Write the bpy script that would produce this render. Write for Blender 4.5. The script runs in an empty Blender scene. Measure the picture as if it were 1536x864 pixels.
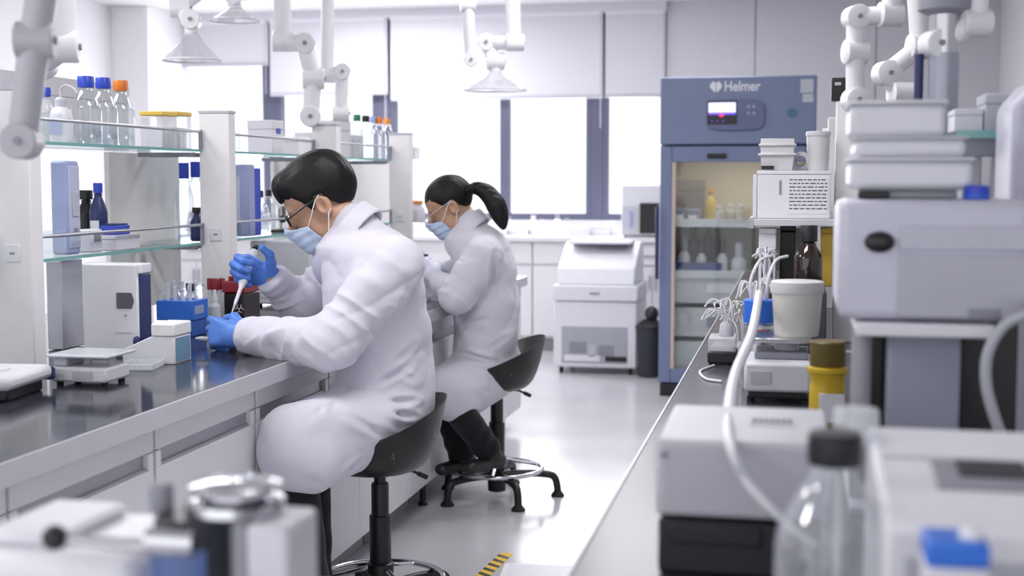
import bpy, bmesh, math, random
import numpy as np
from mathutils import Vector as V, Matrix
random.seed(7)
S = bpy.context.scene
COL = S.collection
PI = math.pi
# ------------------------------------------------------------------ camera
H = 1.40; F = 2000.0
PH = math.atan(162/F); TH = math.atan(428*math.cos(PH)/F)
cam = bpy.data.objects.new('camera', bpy.data.cameras.new('camera')); COL.objects.link(cam)
cam.location = (0, 0, H); cam.rotation_euler = (PI/2-PH, 0, TH)
cam.data.sensor_width = 36; cam.data.lens = 36*F/1536
cam.data.clip_start = .05
cam.data.dof.use_dof = True; cam.data.dof.focus_distance = 4.15
cam.data.dof.aperture_fstop = cam.data.lens/1000/.0165
S.camera = cam
# ------------------------------------------------------------------ light, exposure
S.view_settings.view_transform = 'Standard'
try: S.view_settings.look = 'None'
except Exception: pass
S.view_settings.exposure = 0.0; S.view_settings.gamma = 1.0
S.view_settings.use_curve_mapping = False
S.cycles.use_denoising = True
S.cycles.transparent_max_bounces = 24; S.cycles.max_bounces = 10
S.cycles.sample_clamp_indirect = 6
wd = bpy.data.worlds.new('daylight'); S.world = wd; wd.use_nodes = True
bg = wd.node_tree.nodes['Background']; bg.inputs[0].default_value = (.955, .965, 1, 1); bg.inputs[1].default_value = 1.6
def area(name, loc, sx, sy, power, rot=(0, 0, 0), col=(1, .985, .99)):
    l = bpy.data.lights.new(name, 'AREA'); l.shape = 'RECTANGLE'; l.size = sx; l.size_y = sy; l.energy = power; l.color = col
    o = bpy.data.objects.new(name, l); o.location = loc; o.rotation_euler = rot; COL.objects.link(o); return o
CEIL = 2.87
LAMPS = [(-.75, 3.2), (-.75, 6.2), (-3.4, 3.6), (-3.4, 6.6), (-3.3, 10.2), (-.8, 8.9), (-3.0, .9)]  # last entry: unseen fill lamp added to brighten the near faces on the left bench
for x, y in LAMPS: area('ceiling_lamp_light', (x, y, CEIL-.045), 1.1, .5, 34 if x < -2 else 24)
area('daylight_from_windows', (-3.4, 11.26, 1.6), 4.4, 1.0, 80, (-PI/2, 0, 0), (.97, .97, 1))
# ------------------------------------------------------------------ geometry of the view: pixels of the photograph to points in the room
st, ct, sp, cp = math.sin(TH), math.cos(TH), math.sin(PH), math.cos(PH)
Rv = V((ct, st, 0)); Fv = V((-st*cp, ct*cp, -sp)); Uv = V((-st*sp, ct*sp, cp))
def at(px, py, X=None, Y=None, Z=None):
    r = Fv + Rv*((px-768)/F) + Uv*((432-py)/F)
    t = X/r.x if X is not None else Y/r.y if Y is not None else (Z-H)/r.z
    return V((t*r.x, t*r.y, H+t*r.z))
def atY(px, X, z):                       # depth of a thing seen at column px standing at height z in the plane X
    a = (px-768)/F; dz = z-H
    return (-X*ct - a*X*st*cp - a*dz*sp)/(st - a*ct*cp)
def atX(px, Y, z):
    a = (px-768)/F; dz = z-H
    return (a*(Y*ct*cp - dz*sp) - Y*st)/(ct + a*st*cp)
def corner(pl, pc, pr_, z, py=None, X=None):
    """footprint of a box seen corner-on: columns of its left edge, near corner and right edge; stands at height z"""
    c = at(pc, py, Z=z) if py is not None else onX(pc, X, z)
    return atX(pl, c.y, z), c.x, c.y, atY(pr_, c.x, z)
def onX(px, X, z): return V((X, atY(px, X, z), z))
# ------------------------------------------------------------------ materials
def lin(c):
    return tuple(((x/255)/12.92 if x/255 <= .04045 else ((x/255+.055)/1.055)**2.4) for x in c)
MC = {}
def mat(name, rgb, rough=.45, metal=0, var=.04, bump=.0, scale=20, spec=.5, emit=0, coat=0):
    if name in MC: return MC[name]
    m = bpy.data.materials.new(name); m.use_nodes = True; nt = m.node_tree; b = nt.nodes['Principled BSDF']
    c = lin(rgb)
    b.inputs['Roughness'].default_value = rough; b.inputs['Metallic'].default_value = metal
    b.inputs['Specular IOR Level'].default_value = spec; b.inputs['Coat Weight'].default_value = coat
    tc = nt.nodes.new('ShaderNodeTexCoord'); nz = nt.nodes.new('ShaderNodeTexNoise')
    nz.inputs['Scale'].default_value = scale; nz.inputs['Detail'].default_value = 5
    nt.links.new(tc.outputs['Object'], nz.inputs['Vector'])
    mx = nt.nodes.new('ShaderNodeMix'); mx.data_type = 'RGBA'
    mx.inputs[6].default_value = tuple(max(0, x*(1-var)) for x in c)+(1,); mx.inputs[7].default_value = tuple(min(1, x*(1+var)) for x in c)+(1,)
    nt.links.new(nz.outputs['Fac'], mx.inputs[0]); nt.links.new(mx.outputs[2], b.inputs['Base Color'])
    if bump:
        bp = nt.nodes.new('ShaderNodeBump'); bp.inputs['Strength'].default_value = bump; bp.inputs['Distance'].default_value = .01
        nt.links.new(nz.outputs['Fac'], bp.inputs['Height']); nt.links.new(bp.outputs['Normal'], b.inputs['Normal'])
    if emit:
        b.inputs['Emission Color'].default_value = c+(1,); b.inputs['Emission Strength'].default_value = emit
    MC[name] = m; return m
def glass(name, tint=(1, 1, 1), refl=1.0, rough=.02, milk=0.0):
    """thin clear wall: see-through with a mirror sheen that grows towards the edges"""
    if name in MC: return MC[name]
    m = bpy.data.materials.new(name); m.use_nodes = True; nt = m.node_tree; nt.nodes.clear()
    out = nt.nodes.new('ShaderNodeOutputMaterial'); tr = nt.nodes.new('ShaderNodeBsdfTransparent'); gl = nt.nodes.new('ShaderNodeBsdfGlossy')
    lw = nt.nodes.new('ShaderNodeLayerWeight'); lw.inputs['Blend'].default_value = .35
    mth = nt.nodes.new('ShaderNodeMath'); mth.operation = 'MULTIPLY_ADD'; mth.inputs[1].default_value = .75*refl; mth.inputs[2].default_value = .03
    tr.inputs[0].default_value = tint+(1,); gl.inputs['Roughness'].default_value = rough; gl.inputs['Color'].default_value = (.92, .93, .95, 1)
    mx = nt.nodes.new('ShaderNodeMixShader')
    nt.links.new(lw.outputs['Facing'], mth.inputs[0]); nt.links.new(mth.outputs[0], mx.inputs[0])
    nt.links.new(tr.outputs[0], mx.inputs[1]); nt.links.new(gl.outputs[0], mx.inputs[2])
    res = mx
    if milk:
        df = nt.nodes.new('ShaderNodeBsdfDiffuse'); df.inputs[0].default_value = (.85, .87, .9, 1)
        m2 = nt.nodes.new('ShaderNodeMixShader'); m2.inputs[0].default_value = milk
        nz = nt.nodes.new('ShaderNodeTexNoise'); nz.inputs['Scale'].default_value = 30
        mp = nt.nodes.new('ShaderNodeMath'); mp.operation = 'MULTIPLY'; mp.inputs[1].default_value = 2*milk
        nt.links.new(nz.outputs['Fac'], mp.inputs[0]); nt.links.new(mp.outputs[0], m2.inputs[0])
        nt.links.new(mx.outputs[0], m2.inputs[1]); nt.links.new(df.outputs[0], m2.inputs[2]); res = m2
    nt.links.new(res.outputs[0], out.inputs[0])
    MC[name] = m; return m
WHITE = mat('white_enamel', (226, 225, 231), .35)
WHITE2 = mat('white_plastic', (222, 221, 229), .4, scale=8)
CREAM = mat('cream_panel', (236, 234, 235), .5)
GREYW = mat('pale_grey_plastic', (190, 190, 200), .42)
GREY = mat('mid_grey_plastic', (140, 141, 152), .45)
LAV = mat('lavender_plastic', (158, 168, 208), .4)
BLACK = mat('black_plastic', (26, 26, 30), .4)
BLACKR = mat('black_rubber', (20, 20, 22), .7)
STEEL = mat('brushed_steel', (190, 190, 195), .28, 1)
CHROME = mat('chrome', (215, 215, 220), .12, 1)
ALU = mat('anodised_aluminium', (176, 176, 182), .42, .7)
BLUECAP = mat('blue_cap', (45, 72, 190), .4)
BLUEP = mat('bright_blue_plastic', (42, 110, 215), .4)
NAVY = mat('navy_plastic', (38, 48, 98), .4)
ORANGE = mat('orange_cap', (226, 122, 40), .4)
YELLOW = mat('yellow_lid', (228, 190, 80), .45)
GREEN = mat('green_cap', (30, 120, 90), .45)
RED = mat('dark_red_plastic', (140, 32, 44), .4)
PAPER = mat('paper', (228, 227, 232), .8)
INK = mat('printed_ink', (70, 70, 80), .8)
GLASS = glass('clear_glass', (.97, .985, .985))
PANE = glass('window_pane', (.98, .99, 1), .25)
SHELFG = glass('green_edged_glass', (.95, .985, .98), .6)
PLASTC = glass('translucent_plastic', (.97, .97, .98), .5, .25, .38)
AMBER = mat('amber_glass', (38, 22, 12), .08, 0, .1, spec=.8)
AMBERCAP = BLACK
# ------------------------------------------------------------------ mesh builder
class M:
    def __init__(s): s.b = bmesh.new()
    def _q(s, vs, fs):
        v = [s.b.verts.new(p) for p in vs]
        for f in fs:
            try: s.b.faces.new([v[i] for i in f])
            except ValueError: pass
        return s
    def box(s, x0, x1, y0, y1, z0, z1, mtx=None):
        c = [V((x, y, z)) for x in (x0, x1) for y in (y0, y1) for z in (z0, z1)]
        if mtx: c = [mtx @ p for p in c]
        return s._q(c, [(0, 1, 3, 2), (4, 6, 7, 5), (0, 4, 5, 1), (2, 3, 7, 6), (0, 2, 6, 4), (1, 5, 7, 3)])
    def cb(s, c, w, d, h, mtx=None):          # box on its base centre
        return s.box(c[0]-w/2, c[0]+w/2, c[1]-d/2, c[1]+d/2, c[2], c[2]+h, mtx)
    def prism(s, poly, h0, h1, axis='z', mtx=None):
        def mk(a, b, h):
            p = V((a, b, h)) if axis == 'z' else V((a, h, b)) if axis == 'y' else V((h, a, b))
            return mtx @ p if mtx else p
        n = len(poly); vs = [mk(a, b, h0) for a, b in poly]+[mk(a, b, h1) for a, b in poly]
        return s._q(vs, [tuple(range(n)), tuple(range(2*n-1, n-1, -1))]+[(i, n+i, n+(i+1) % n, (i+1) % n) for i in range(n)])
    def tube(s, pts, r, seg=12, cap=True):
        pts = [V(p) for p in pts]; n = len(pts); rs = r if isinstance(r, (list, tuple)) else [r]*n
        rings = []; up = None
        for i, p in enumerate(pts):
            t = ((pts[min(i+1, n-1)]-p).normalized() + (p-pts[max(i-1, 0)]).normalized())
            t = t.normalized() if t.length > 1e-6 else (pts[min(i+1, n-1)]-pts[max(i-1, 0)]).normalized()
            if up is None:
                up = V((0, 0, 1)) if abs(t.z) < .9 else V((1, 0, 0))
            a = t.cross(up)
            if a.length < 1e-4: a = t.orthogonal()
            a.normalize(); b = a.cross(t).normalized(); up = b
            rings.append([s.b.verts.new(p + (a*math.cos(q)+b*math.sin(q))*rs[i]) for q in [2*PI*k/seg for k in range(seg)]])
        for i in range(n-1):
            for k in range(seg):
                s.b.faces.new((rings[i][k], rings[i][(k+1) % seg], rings[i+1][(k+1) % seg], rings[i+1][k]))
        if cap:
            s.b.faces.new(rings[0][::-1]); s.b.faces.new(rings[-1])
        return s
    def lathe(s, prof, o=(0, 0, 0), seg=28, mtx=None, cap=True, sx=1, sy=1):
        o = V(o); rings = []
        for r, z in prof:
            ring = []
            for k in range(seg):
                p = V((sx*r*math.cos(2*PI*k/seg), sy*r*math.sin(2*PI*k/seg), z))
                ring.append(s.b.verts.new(o + (mtx @ p if mtx else p)))
            rings.append(ring)
        for i in range(len(rings)-1):
            for k in range(seg):
                s.b.faces.new((rings[i][k], rings[i][(k+1) % seg], rings[i+1][(k+1) % seg], rings[i+1][k]))
        if cap:
            s.b.faces.new(rings[0][::-1]); s.b.faces.new(rings[-1])
        return s
    def ball(s, c, r, seg=16, mtx=None):
        r = r if isinstance(r, (tuple, list)) else (r, r, r); n = seg//2
        rings = []
        for i in range(1, n):
            t = PI*i/n
            rings.append([(math.sin(t)*math.cos(2*PI*k/seg), math.sin(t)*math.sin(2*PI*k/seg), math.cos(t)) for k in range(seg)])
        T = lambda p: V(c) + ((mtx @ V((p[0]*r[0], p[1]*r[1], p[2]*r[2]))) if mtx else V((p[0]*r[0], p[1]*r[1], p[2]*r[2])))
        a = s.b.verts.new(T((0, 0, 1))); z = s.b.verts.new(T((0, 0, -1)))
        rv = [[s.b.verts.new(T(p)) for p in g] for g in rings]
        for k in range(seg):
            s.b.faces.new((a, rv[0][k], rv[0][(k+1) % seg])); s.b.faces.new((z, rv[-1][(k+1) % seg], rv[-1][k]))
            for i in range(len(rv)-1):
                s.b.faces.new((rv[i][k], rv[i+1][k], rv[i+1][(k+1) % seg], rv[i][(k+1) % seg]))
        return s
    def build(s, name, m, parent=None, bevel=0, loc=None):
        bmesh.ops.recalc_face_normals(s.b, faces=s.b.faces)
        me = bpy.data.meshes.new(name); s.b.to_mesh(me); s.b.free()
        return link(name, me, m, parent, bevel, loc)
def link(name, me, m, parent=None, bevel=0, loc=None):
    o = bpy.data.objects.new(name, me); COL.objects.link(o); me.materials.append(m)
    me.shade_smooth()
    try: me.set_sharp_from_angle(angle=math.radians(38))
    except Exception: pass
    if bevel:
        bv = o.modifiers.new('bevel', 'BEVEL'); bv.width = bevel; bv.segments = 2; bv.limit_method = 'ANGLE'; bv.angle_limit = math.radians(40)
        bv.harden_normals = False
    if parent: o.parent = parent
    if loc: o.location = loc
    return o
def tag(o, label, cat, group=None, kind=None):
    if label: o['label'] = label
    if cat: o['category'] = cat
    if group: o['group'] = group
    if kind: o['kind'] = kind
    return o
def thing(name, label, cat, loc=(0, 0, 0), rz=0, group=None):
    o = bpy.data.objects.new(name, None); o.empty_display_size = .05; COL.objects.link(o)
    o.location = loc; o.rotation_euler = (0, 0, rz)
    return tag(o, label, cat, group)
def structure(o): o['kind'] = 'structure'; return o
def copy_tree(o, parent=None):
    c = o.copy(); COL.objects.link(c)
    if parent: c.parent = parent
    for ch in list(o.children): copy_tree(ch, c)
    return c
def dup(src, label, loc, rz=None, scale=None):
    c = copy_tree(src); c.location = loc; c['label'] = label
    if rz is not None: c.rotation_euler = (0, 0, rz)
    if scale is not None: c.scale = (scale,)*3
    return c
def spline(pts, n=8):
    pts = [V(p) for p in pts]; out = []
    for i in range(len(pts)-1):
        p0, p1, p2, p3 = pts[max(i-1, 0)], pts[i], pts[i+1], pts[min(i+2, len(pts)-1)]
        for k in range(n):
            t = k/n
            out.append(.5*((2*p1)+(p2-p0)*t+(2*p0-5*p1+4*p2-p3)*t*t+(3*p1-p0-3*p2+p3)*t**3))
    return out+[pts[-1]]
def rot(z=0, x=0, y=0): return Matrix.Rotation(z, 4, 'Z') @ Matrix.Rotation(y, 4, 'Y') @ Matrix.Rotation(x, 4, 'X')
# ================================================================== THE ROOM
XL, XR, YB = -5.75, 1.55, 11.3
def floor_mat():
    m = mat('floor_epoxy', (202, 201, 206), .17, var=.05, scale=1.2, spec=.55)
    nt = m.node_tree; b = nt.nodes['Principled BSDF']
    nz = nt.nodes.new('ShaderNodeTexNoise'); nz.inputs['Scale'].default_value = 2.2; nz.inputs['Detail'].default_value = 6
    mr = nt.nodes.new('ShaderNodeMapRange'); mr.inputs['To Min'].default_value = .10; mr.inputs['To Max'].default_value = .30
    tc = nt.nodes.new('ShaderNodeTexCoord'); nt.links.new(tc.outputs['Object'], nz.inputs['Vector'])
    nt.links.new(nz.outputs['Fac'], mr.inputs['Value']); nt.links.new(mr.outputs[0], b.inputs['Roughness'])
    return m
WALL = mat('wall_paint', (228, 227, 231), .6, scale=3)
structure(M().box(XL-.1, XR+.1, -1.5, YB+.2, -.1, 0).build('floor', floor_mat()))
structure(M().box(XL-.1, XR+.1, -1.5, YB+.2, CEIL, CEIL+.1).build('ceiling', mat('ceiling_paint', (214, 213, 214), .7, scale=3)))
structure(M().box(XL-.1, XL, -1.5, YB+.2, 0, CEIL).build('wall_left', WALL))
structure(M().box(XR, XR+.1, -1.5, YB+.2, 0, CEIL).build('wall_right', WALL))
SILL, HEAD = 1.062, 2.80
XP = -1.08                                    # where the windows end and the panelled wall begins
w = M().box(XL, XR, YB, YB+.2, 0, SILL).box(XL, XR, YB, YB+.2, HEAD, CEIL).box(XP, XR, YB-.02, YB+.2, 0, CEIL)
structure(w.build('wall_back', WALL))
structure(M().box(XP, -.36, YB-.06, YB-.02, 0, CEIL).box(-.352, .6, YB-.06, YB-.02, 0, CEIL).box(.608, XR, YB-.06, YB-.02, 0, CEIL).build('trim_back', mat('wall_panels', (216, 216, 222), .5), bevel=.002))
structure(M().box(XL, XL+.34, YB-.75, YB, 0, CEIL).build('wall_corner', mat('pillar_paint', (236, 235, 238), .6), bevel=.004))
structure(M().box(XL, XP, YB-.03, YB, SILL-.05, SILL-.005).build('trim_sill', WHITE, bevel=.004))
FRAMEC = mat('blue_grey_window_frame', (92, 94, 116), .45)
WX = [(-5.72, -4.645, []), (-4.56, -3.62, []), (-3.50, -1.72, [-2.475]), (-1.62, XP, [])]
for i, (a, b, mul) in enumerate(WX):
    t = .045
    fr = M().box(a, a+t, YB-.01, YB+.09, SILL, HEAD).box(b-t, b, YB-.01, YB+.09, SILL, HEAD).box(a+t, b-t, YB-.01, YB+.09, SILL, SILL+.05).box(a+t, b-t, YB-.01, YB+.09, HEAD-t, HEAD)
    for mx_ in mul: fr.box(mx_-.04, mx_+.04, YB-.01, YB+.09, SILL+.05, HEAD-t)
    o = structure(fr.build('window_%d' % (i+1), FRAMEC, bevel=.004))
    M().box(a+t-.005, b-t+.005, YB+.05, YB+.056, SILL+.02, HEAD-.02).build('pane', PANE, o)
    if i < 3:
        nx = WX[i+1][0]
        structure(M().box(b, nx, YB-.012, YB+.11, SILL, HEAD).build('trim_%d' % (i+1), FRAMEC, bevel=.003))
BLINDM = mat('blind_fabric', (220, 219, 226), .8, var=.03, scale=60)
BL = [(237, 402, 100, 'roller blind raised highest in the leftmost window bay'), (405, 581, 143, 'roller blind hanging behind the ceiling extraction arms'),
      (586, 904, 149, 'widest roller blind, above the ponytailed person'), (908, 998, 146, 'narrow roller blind beside the blue refrigerator')]
for a, b, yb_, lab in BL:
    yy = YB-.09
    xa, xb = at(a, 80, Y=yy).x, at(b, 80, Y=yy).x; zb = at((a+b)/2, yb_, Y=yy).z
    t = thing('roller_blind', lab, 'blind', ((xa+xb)/2, yy, zb), 0, 'roller blinds over the windows'); hw = (xb-xa)/2
    M().box(-hw, hw, -.003, .003, .02, 2.79-zb).build('fabric', BLINDM, t)
    M().box(-hw, hw, -.012, .012, 0, .028).build('hem_bar', GREYW, t, .004)
    M().tube([(-hw, 0, 2.81-zb), (hw, 0, 2.81-zb)], .035, 14).build('roller', WHITE, t)
    ch = M().tube([(hw-.012, -.03, 2.79-zb), (hw-.012, -.03, -.25)], .004, 6); ch.build('pull_chain', GREYW, t)
structure(M().box(XL, XP, YB-.15, YB-.02, 2.80, CEIL).build('trim_pelmet', WHITE2))
# ceiling lights; the last panel is an added fill, out of view
for i, (x, y) in enumerate(LAMPS):
    labs = ['recessed ceiling light above the near aisle', 'recessed ceiling light above the seat with the chrome ring', 'recessed ceiling light over the far side of the left bench', 'recessed ceiling light over the far end of the left bench', 'ceiling light near the window wall, visible at the top edge', 'ceiling light in front of the blue refrigerator', 'added fill light nearest the camera over the far side of the left bench']
    t = thing('ceiling_light', labs[i], 'ceiling light', (x, y, CEIL), 0, 'recessed ceiling lights')
    M().box(-.62, .62, -.32, -.28, -.03, 0).box(-.62, .62, .28, .32, -.03, 0).box(-.62, -.58, -.28, .28, -.03, 0).box(.58, .62, -.28, .28, -.03, 0).build('frame', WHITE, t, .003)
    M().box(-.58, .58, -.28, .28, -.018, -.008).build('diffuser', mat('lit_diffuser', (255, 253, 252), .5, emit=3), t)
# ================================================================== LEFT BENCH
HB = .86; LX = -1.478; LF = -1.515            # worktop height, its front edge, the cabinet fronts
LY0, LY1 = 1.1, 7.35; LXB = -2.98
def top_mat(name, c, r):
    m = mat(name, c, r, var=.12, scale=6, spec=.6); return m
DARKTOP = top_mat('black_epoxy_top', (52, 53, 62), .10)
wt = thing('worktop', 'long glossy dark worktop of the left bench', 'worktop', (0, 0, HB))
M().box(LXB, LX-.004, LY0, LY1, -.028, 0).build('slab', DARKTOP, wt, .003)
M().box(LX-.006, LX, LY0, LY1, -.052, 0).box(LXB, LX-.006, LY1, LY1+.006, -.052, 0).box(LXB, LX-.006, LY0, LY1, -.052, -.028).build('edge_band', mat('grey_edge_band', (196, 195, 202), .4), wt, .002)
# cabinet units
CABW = mat('cabinet_laminate', (224, 223, 227), .42, scale=5)
edges = []
yy = LY0
c0 = atY(233, LF, .7); c1 = atY(384, LF, .66)
pitch = c1-c0
ys = [c0+pitch*k for k in range(-4, 8)]
ys = [y for y in ys if y > LY0-.02 and y < LY1+.05]
if ys[0]-LY0 > .1: ys = [LY0]+ys
ys[-1] = LY1
proto_lab = ['nearest base cabinet, at the camera end of the left bench', 'white base cabinet behind the blurred trolley items', 'white base cabinet left of the seated man\'s knees', 'white base cabinet at the seated man\'s knees',
             'white base cabinet behind the near stool column', 'white base cabinet between the two stools', 'white base cabinet under the ponytailed person', 'white base cabinet beyond the ponytailed person', 'last base cabinet at the window end of the left bench', 'end cabinet beside the window aisle', 'filler cabinet a', 'filler cabinet b']
for i in range(len(ys)-1):
    a, b = ys[i]+.0025, ys[i+1]-.0025; L = b-a
    if L < .08: continue
    t = thing('base_cabinet', proto_lab[i], 'cabinet', (LF, a, 0), 0, 'base cabinets of the left bench')
    M().box(-.66, -.02, 0, L, .10, .805).build('body', CABW, t, .002)
    M().box(-.60, -.09, .01, L-.01, 0, .10).build('plinth', mat('plinth_grey', (150, 150, 156), .5), t)
    M().box(-.02, 0, .004, L-.004, .745, .803).build('top_rail', CABW, t, .002)
    d = M().box(-.02, 0, .004, .03, .70, .742).box(-.02, 0, L-.03, L-.004, .70, .742).box(-.02, 0, .004, L/2-.001, .50, .70).box(-.02, 0, L/2+.001, L-.004, .50, .70)
    dr = d.build('drawer', CABW, t, .002)
    M().box(-.018, -.006, .032, L-.032, .70, .7075).box(-.019, -.015, .032, L-.032, .7075, .742).build('recessed_handle', ALU, dr)
    for q, (u, v_) in enumerate(((.004, L/2-.0015), (L/2+.0015, L-.004))):
        dd = M().box(-.02, 0, u, v_, .115, .445).box(-.02, 0, u, u+.02, .445, .496).box(-.02, 0, v_-.02, v_, .445, .496).build('door', CABW, t, .002)
        M().box(-.018, -.006, u+.021, v_-.021, .445, .452).box(-.019, -.015, u+.021, v_-.021, .452, .496).build('recessed_handle', ALU, dd)
    M().lathe([(.022, 0), (.022, .012), (.014, .016), (.014, .1)], (-.045, .05, 0), 12).build('levelling_foot', BLACK, t)
structure(M().box(-2.9, -2.24, LY0+.03, LY1-.03, .02, .80).build('trim_4', CABW))
# ---- reagent rack on the bench
RX = -2.20; ZU, ZL = 1.515, 1.165
rk = thing('reagent_rack', 'long white reagent rack with glass shelves on the left bench', 'rack', (RX, 0, HB))
POSTY = [2.14, 3.36, 4.7, 5.9, 7.1]
for y in POSTY:
    p = M().box(-.01, .112, y, y+.06, 0, .79).build('post', CREAM, rk, .004)
    M().box(-.012, .114, y-.002, y+.062, .79, .80).build('post_cap', GREYW, p)
    sk = M().box(.03, .075, y-.004, y, .31, .36).build('socket', WHITE, p, .002)
    M().box(.045, .060, y-.0055, y-.003, .332, .338).build('socket_slot', GREY, p)
for i in range(len(POSTY)-1):
    a, b = POSTY[i]+.062, POSTY[i+1]-.002
    for z, w_ in ((ZU, .30), (ZL, .26)):
        g = M().box(-w_, .0, a, b, z-HB-.010, z-HB).build('glass_shelf', SHELFG, rk)
        M().box(-.0005, .0025, a, b, z-HB-.010, z-HB).build('green_edge', mat('glass_edge', (120, 176, 172), .25), g)
        gr = M().tube([(0, a, z-HB+.066), (0, b, z-HB+.066)], .0055, 10).build('guard_rail', STEEL, rk)
        M().box(-.006, .006, a, a+.012, z-HB, z-HB+.072).build('rail_bracket', GREY, gr); M().box(-.006, .006, b-.012, b, z-HB, z-HB+.072).build('rail_bracket', GREY, gr)
        M().box(-.003, .003, a+.014, a+.30, z-HB+.001, z-HB+.085).build('glass_lip', SHELFG, rk)
        M().box(-.25, -.02, b-.022, b-.003, z-HB-.028, z-HB-.011).build('shelf_bracket', GREY, rk); M().box(-.25, -.02, a+.003, a+.022, z-HB-.028, z-HB-.011).build('shelf_bracket', GREY, rk)
for pa, pb, zlo in ((165, 270, .05), (412, 478, .05), (522, 602, .02)):
    M().box(-.285, -.265, atY(pa, RX-.265, 1.3), atY(pb, RX-.265, 1.3), zlo, .642).build('backing_board', mat('board_white', (240, 238, 235), .55), rk, .002)
M().box(-.30, .12, POSTY[-1]+.064, LY1-.02, ZU-HB-.010, ZU-HB).build('glass_shelf', SHELFG, rk); M().box(-.30, .12, POSTY[-1]+.064, LY1-.02, ZL-HB-.010, ZL-HB).build('glass_shelf', SHELFG, rk)
bx = M()
bx_ = corner(72, 96, 127, HB, None, -2.27); bx.box(bx_[0]-RX, bx_[1]-RX, bx_[2], bx_[3], .002, .285); bx.build('power_box', GREYW, rk, .004)
# ================================================================== ORGANIC SHAPES: distance fields meshed by surface nets
def A3(p): return np.array(p, dtype=np.float32)
def smin(a, b, k):
    h = np.clip(.5+.5*(b-a)/k, 0, 1); return b*(1-h)+a*h - k*h*(1-h)
def smax(a, b, k): return -smin(-a, -b, k)
def rcone(P, a, b, ra, rb, flat=None, fs=1.0):
    a, b = A3(a), A3(b); ba = b-a; pa = P-a
    t = np.clip(pa@ba/max(float(ba@ba), 1e-9), 0, 1)
    d = pa - t[:, None]*ba
    if flat is not None:
        n = A3(flat); n = n/np.linalg.norm(n); d = d + ((fs-1)*(d@n))[:, None]*n
    return np.linalg.norm(d, axis=1) - (ra+(rb-ra)*t)
def ell(P, c, r, R=None):
    p = P-A3(c)
    if R is not None: p = p@np.array(R, dtype=np.float32)
    r = A3(r); k0 = np.linalg.norm(p/r, axis=1); k1 = np.linalg.norm(p/(r*r), axis=1)
    return k0*(k0-1)/np.maximum(k1, 1e-6)
def vnoise(p):
    i = np.floor(p); f = (p-i).astype(np.float32); i = i.astype(np.int64); f = f*f*(3-2*f)
    def hs(a, b, c):
        n = (a*374761393 + b*668265263 + c*2147483647) & 0xffffffff
        n = ((n ^ (n >> 13))*1274126177) & 0xffffffff
        return ((n ^ (n >> 16)) & 0xffff).astype(np.float32)/65535
    r = 0
    for dx in (0, 1):
        for dy in (0, 1):
            for dz in (0, 1):
                w_ = (f[:, 0] if dx else 1-f[:, 0])*(f[:, 1] if dy else 1-f[:, 1])*(f[:, 2] if dz else 1-f[:, 2])
                r = r + w_*hs(i[:, 0]+dx, i[:, 1]+dy, i[:, 2]+dz)
    return r*2-1
def ridge(p):                                  # sharp valleys and rounded crests, -1..1
    a = vnoise(p); b = vnoise(p*2.1+7.3)
    return 1-2*np.sqrt(np.abs(a)+.02)*1.0 + .35*b
def nets(f, lo, hi, h):
    lo = np.array(lo, float); n = np.ceil((np.array(hi, float)-lo)/h).astype(int)+1
    n = ((n+3)//4)*4
    cn = n//4
    g = np.stack(np.meshgrid(*[lo[i]+(np.arange(cn[i])*4+1.5)*h for i in range(3)], indexing='ij'), -1).reshape(-1, 3).astype(np.float32)
    c = f(g).reshape(cn)
    v = c.repeat(4, 0).repeat(4, 1).repeat(4, 2).astype(np.float32)
    near = (np.abs(c) < 5.5*h).repeat(4, 0).repeat(4, 1).repeat(4, 2)
    idx = np.argwhere(near)
    v[near] = f((lo+idx*h).astype(np.float32))
    s = v < 0
    cs = [s[i:n[0]-1+i, j:n[1]-1+j, k:n[2]-1+k] for i in (0, 1) for j in (0, 1) for k in (0, 1)]
    al = cs[0].copy(); an = cs[0].copy()
    for q in cs[1:]: al &= q; an |= q
    act = np.argwhere(an & ~al)
    corner = {(i, j, k): v[act[:, 0]+i, act[:, 1]+j, act[:, 2]+k] for i in (0, 1) for j in (0, 1) for k in (0, 1)}
    acc = np.zeros((len(act), 3)); cnt = np.zeros(len(act))
    for (i, j, k) in corner:
        for ax in range(3):
            o = [i, j, k]
            if o[ax]: continue
            q = list(o); q[ax] = 1
            va, vb = corner[(i, j, k)], corner[tuple(q)]
            m = (va < 0) != (vb < 0)
            t = np.where(m, va/np.where(m, va-vb, 1), 0)
            pos = np.tile(np.array(o, float), (len(act), 1)); pos[:, ax] += t
            acc += pos*m[:, None]; cnt += m
    verts = lo + (act+acc/cnt[:, None])*h
    cid = -np.ones(n-1, dtype=np.int64); cid[act[:, 0], act[:, 1], act[:, 2]] = np.arange(len(act))
    quads = []
    for ax in range(3):
        u, w_ = (ax+1) % 3, (ax+2) % 3
        sl0 = [slice(None)]*3; sl1 = [slice(None)]*3; sl0[ax] = slice(0, n[ax]-1); sl1[ax] = slice(1, n[ax])
        sa, sb = s[tuple(sl0)], s[tuple(sl1)]
        e = np.argwhere(sa != sb)
        e = e[(e[:, u] > 0) & (e[:, w_] > 0) & (e[:, u] < n[u]-1) & (e[:, w_] < n[w_]-1)]
        ins = sa[e[:, 0], e[:, 1], e[:, 2]]
        def cell(du, dw):
            q = e.copy(); q[:, u] -= du; q[:, w_] -= dw; return cid[q[:, 0], q[:, 1], q[:, 2]]
        qd = np.stack([cell(1, 1), cell(0, 1), cell(0, 0), cell(1, 0)], 1)
        qd[~ins] = qd[~ins][:, ::-1]
        quads.append(qd)
    quads = np.concatenate(quads); quads = quads[(quads >= 0).all(1)]
    return verts, quads
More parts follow.
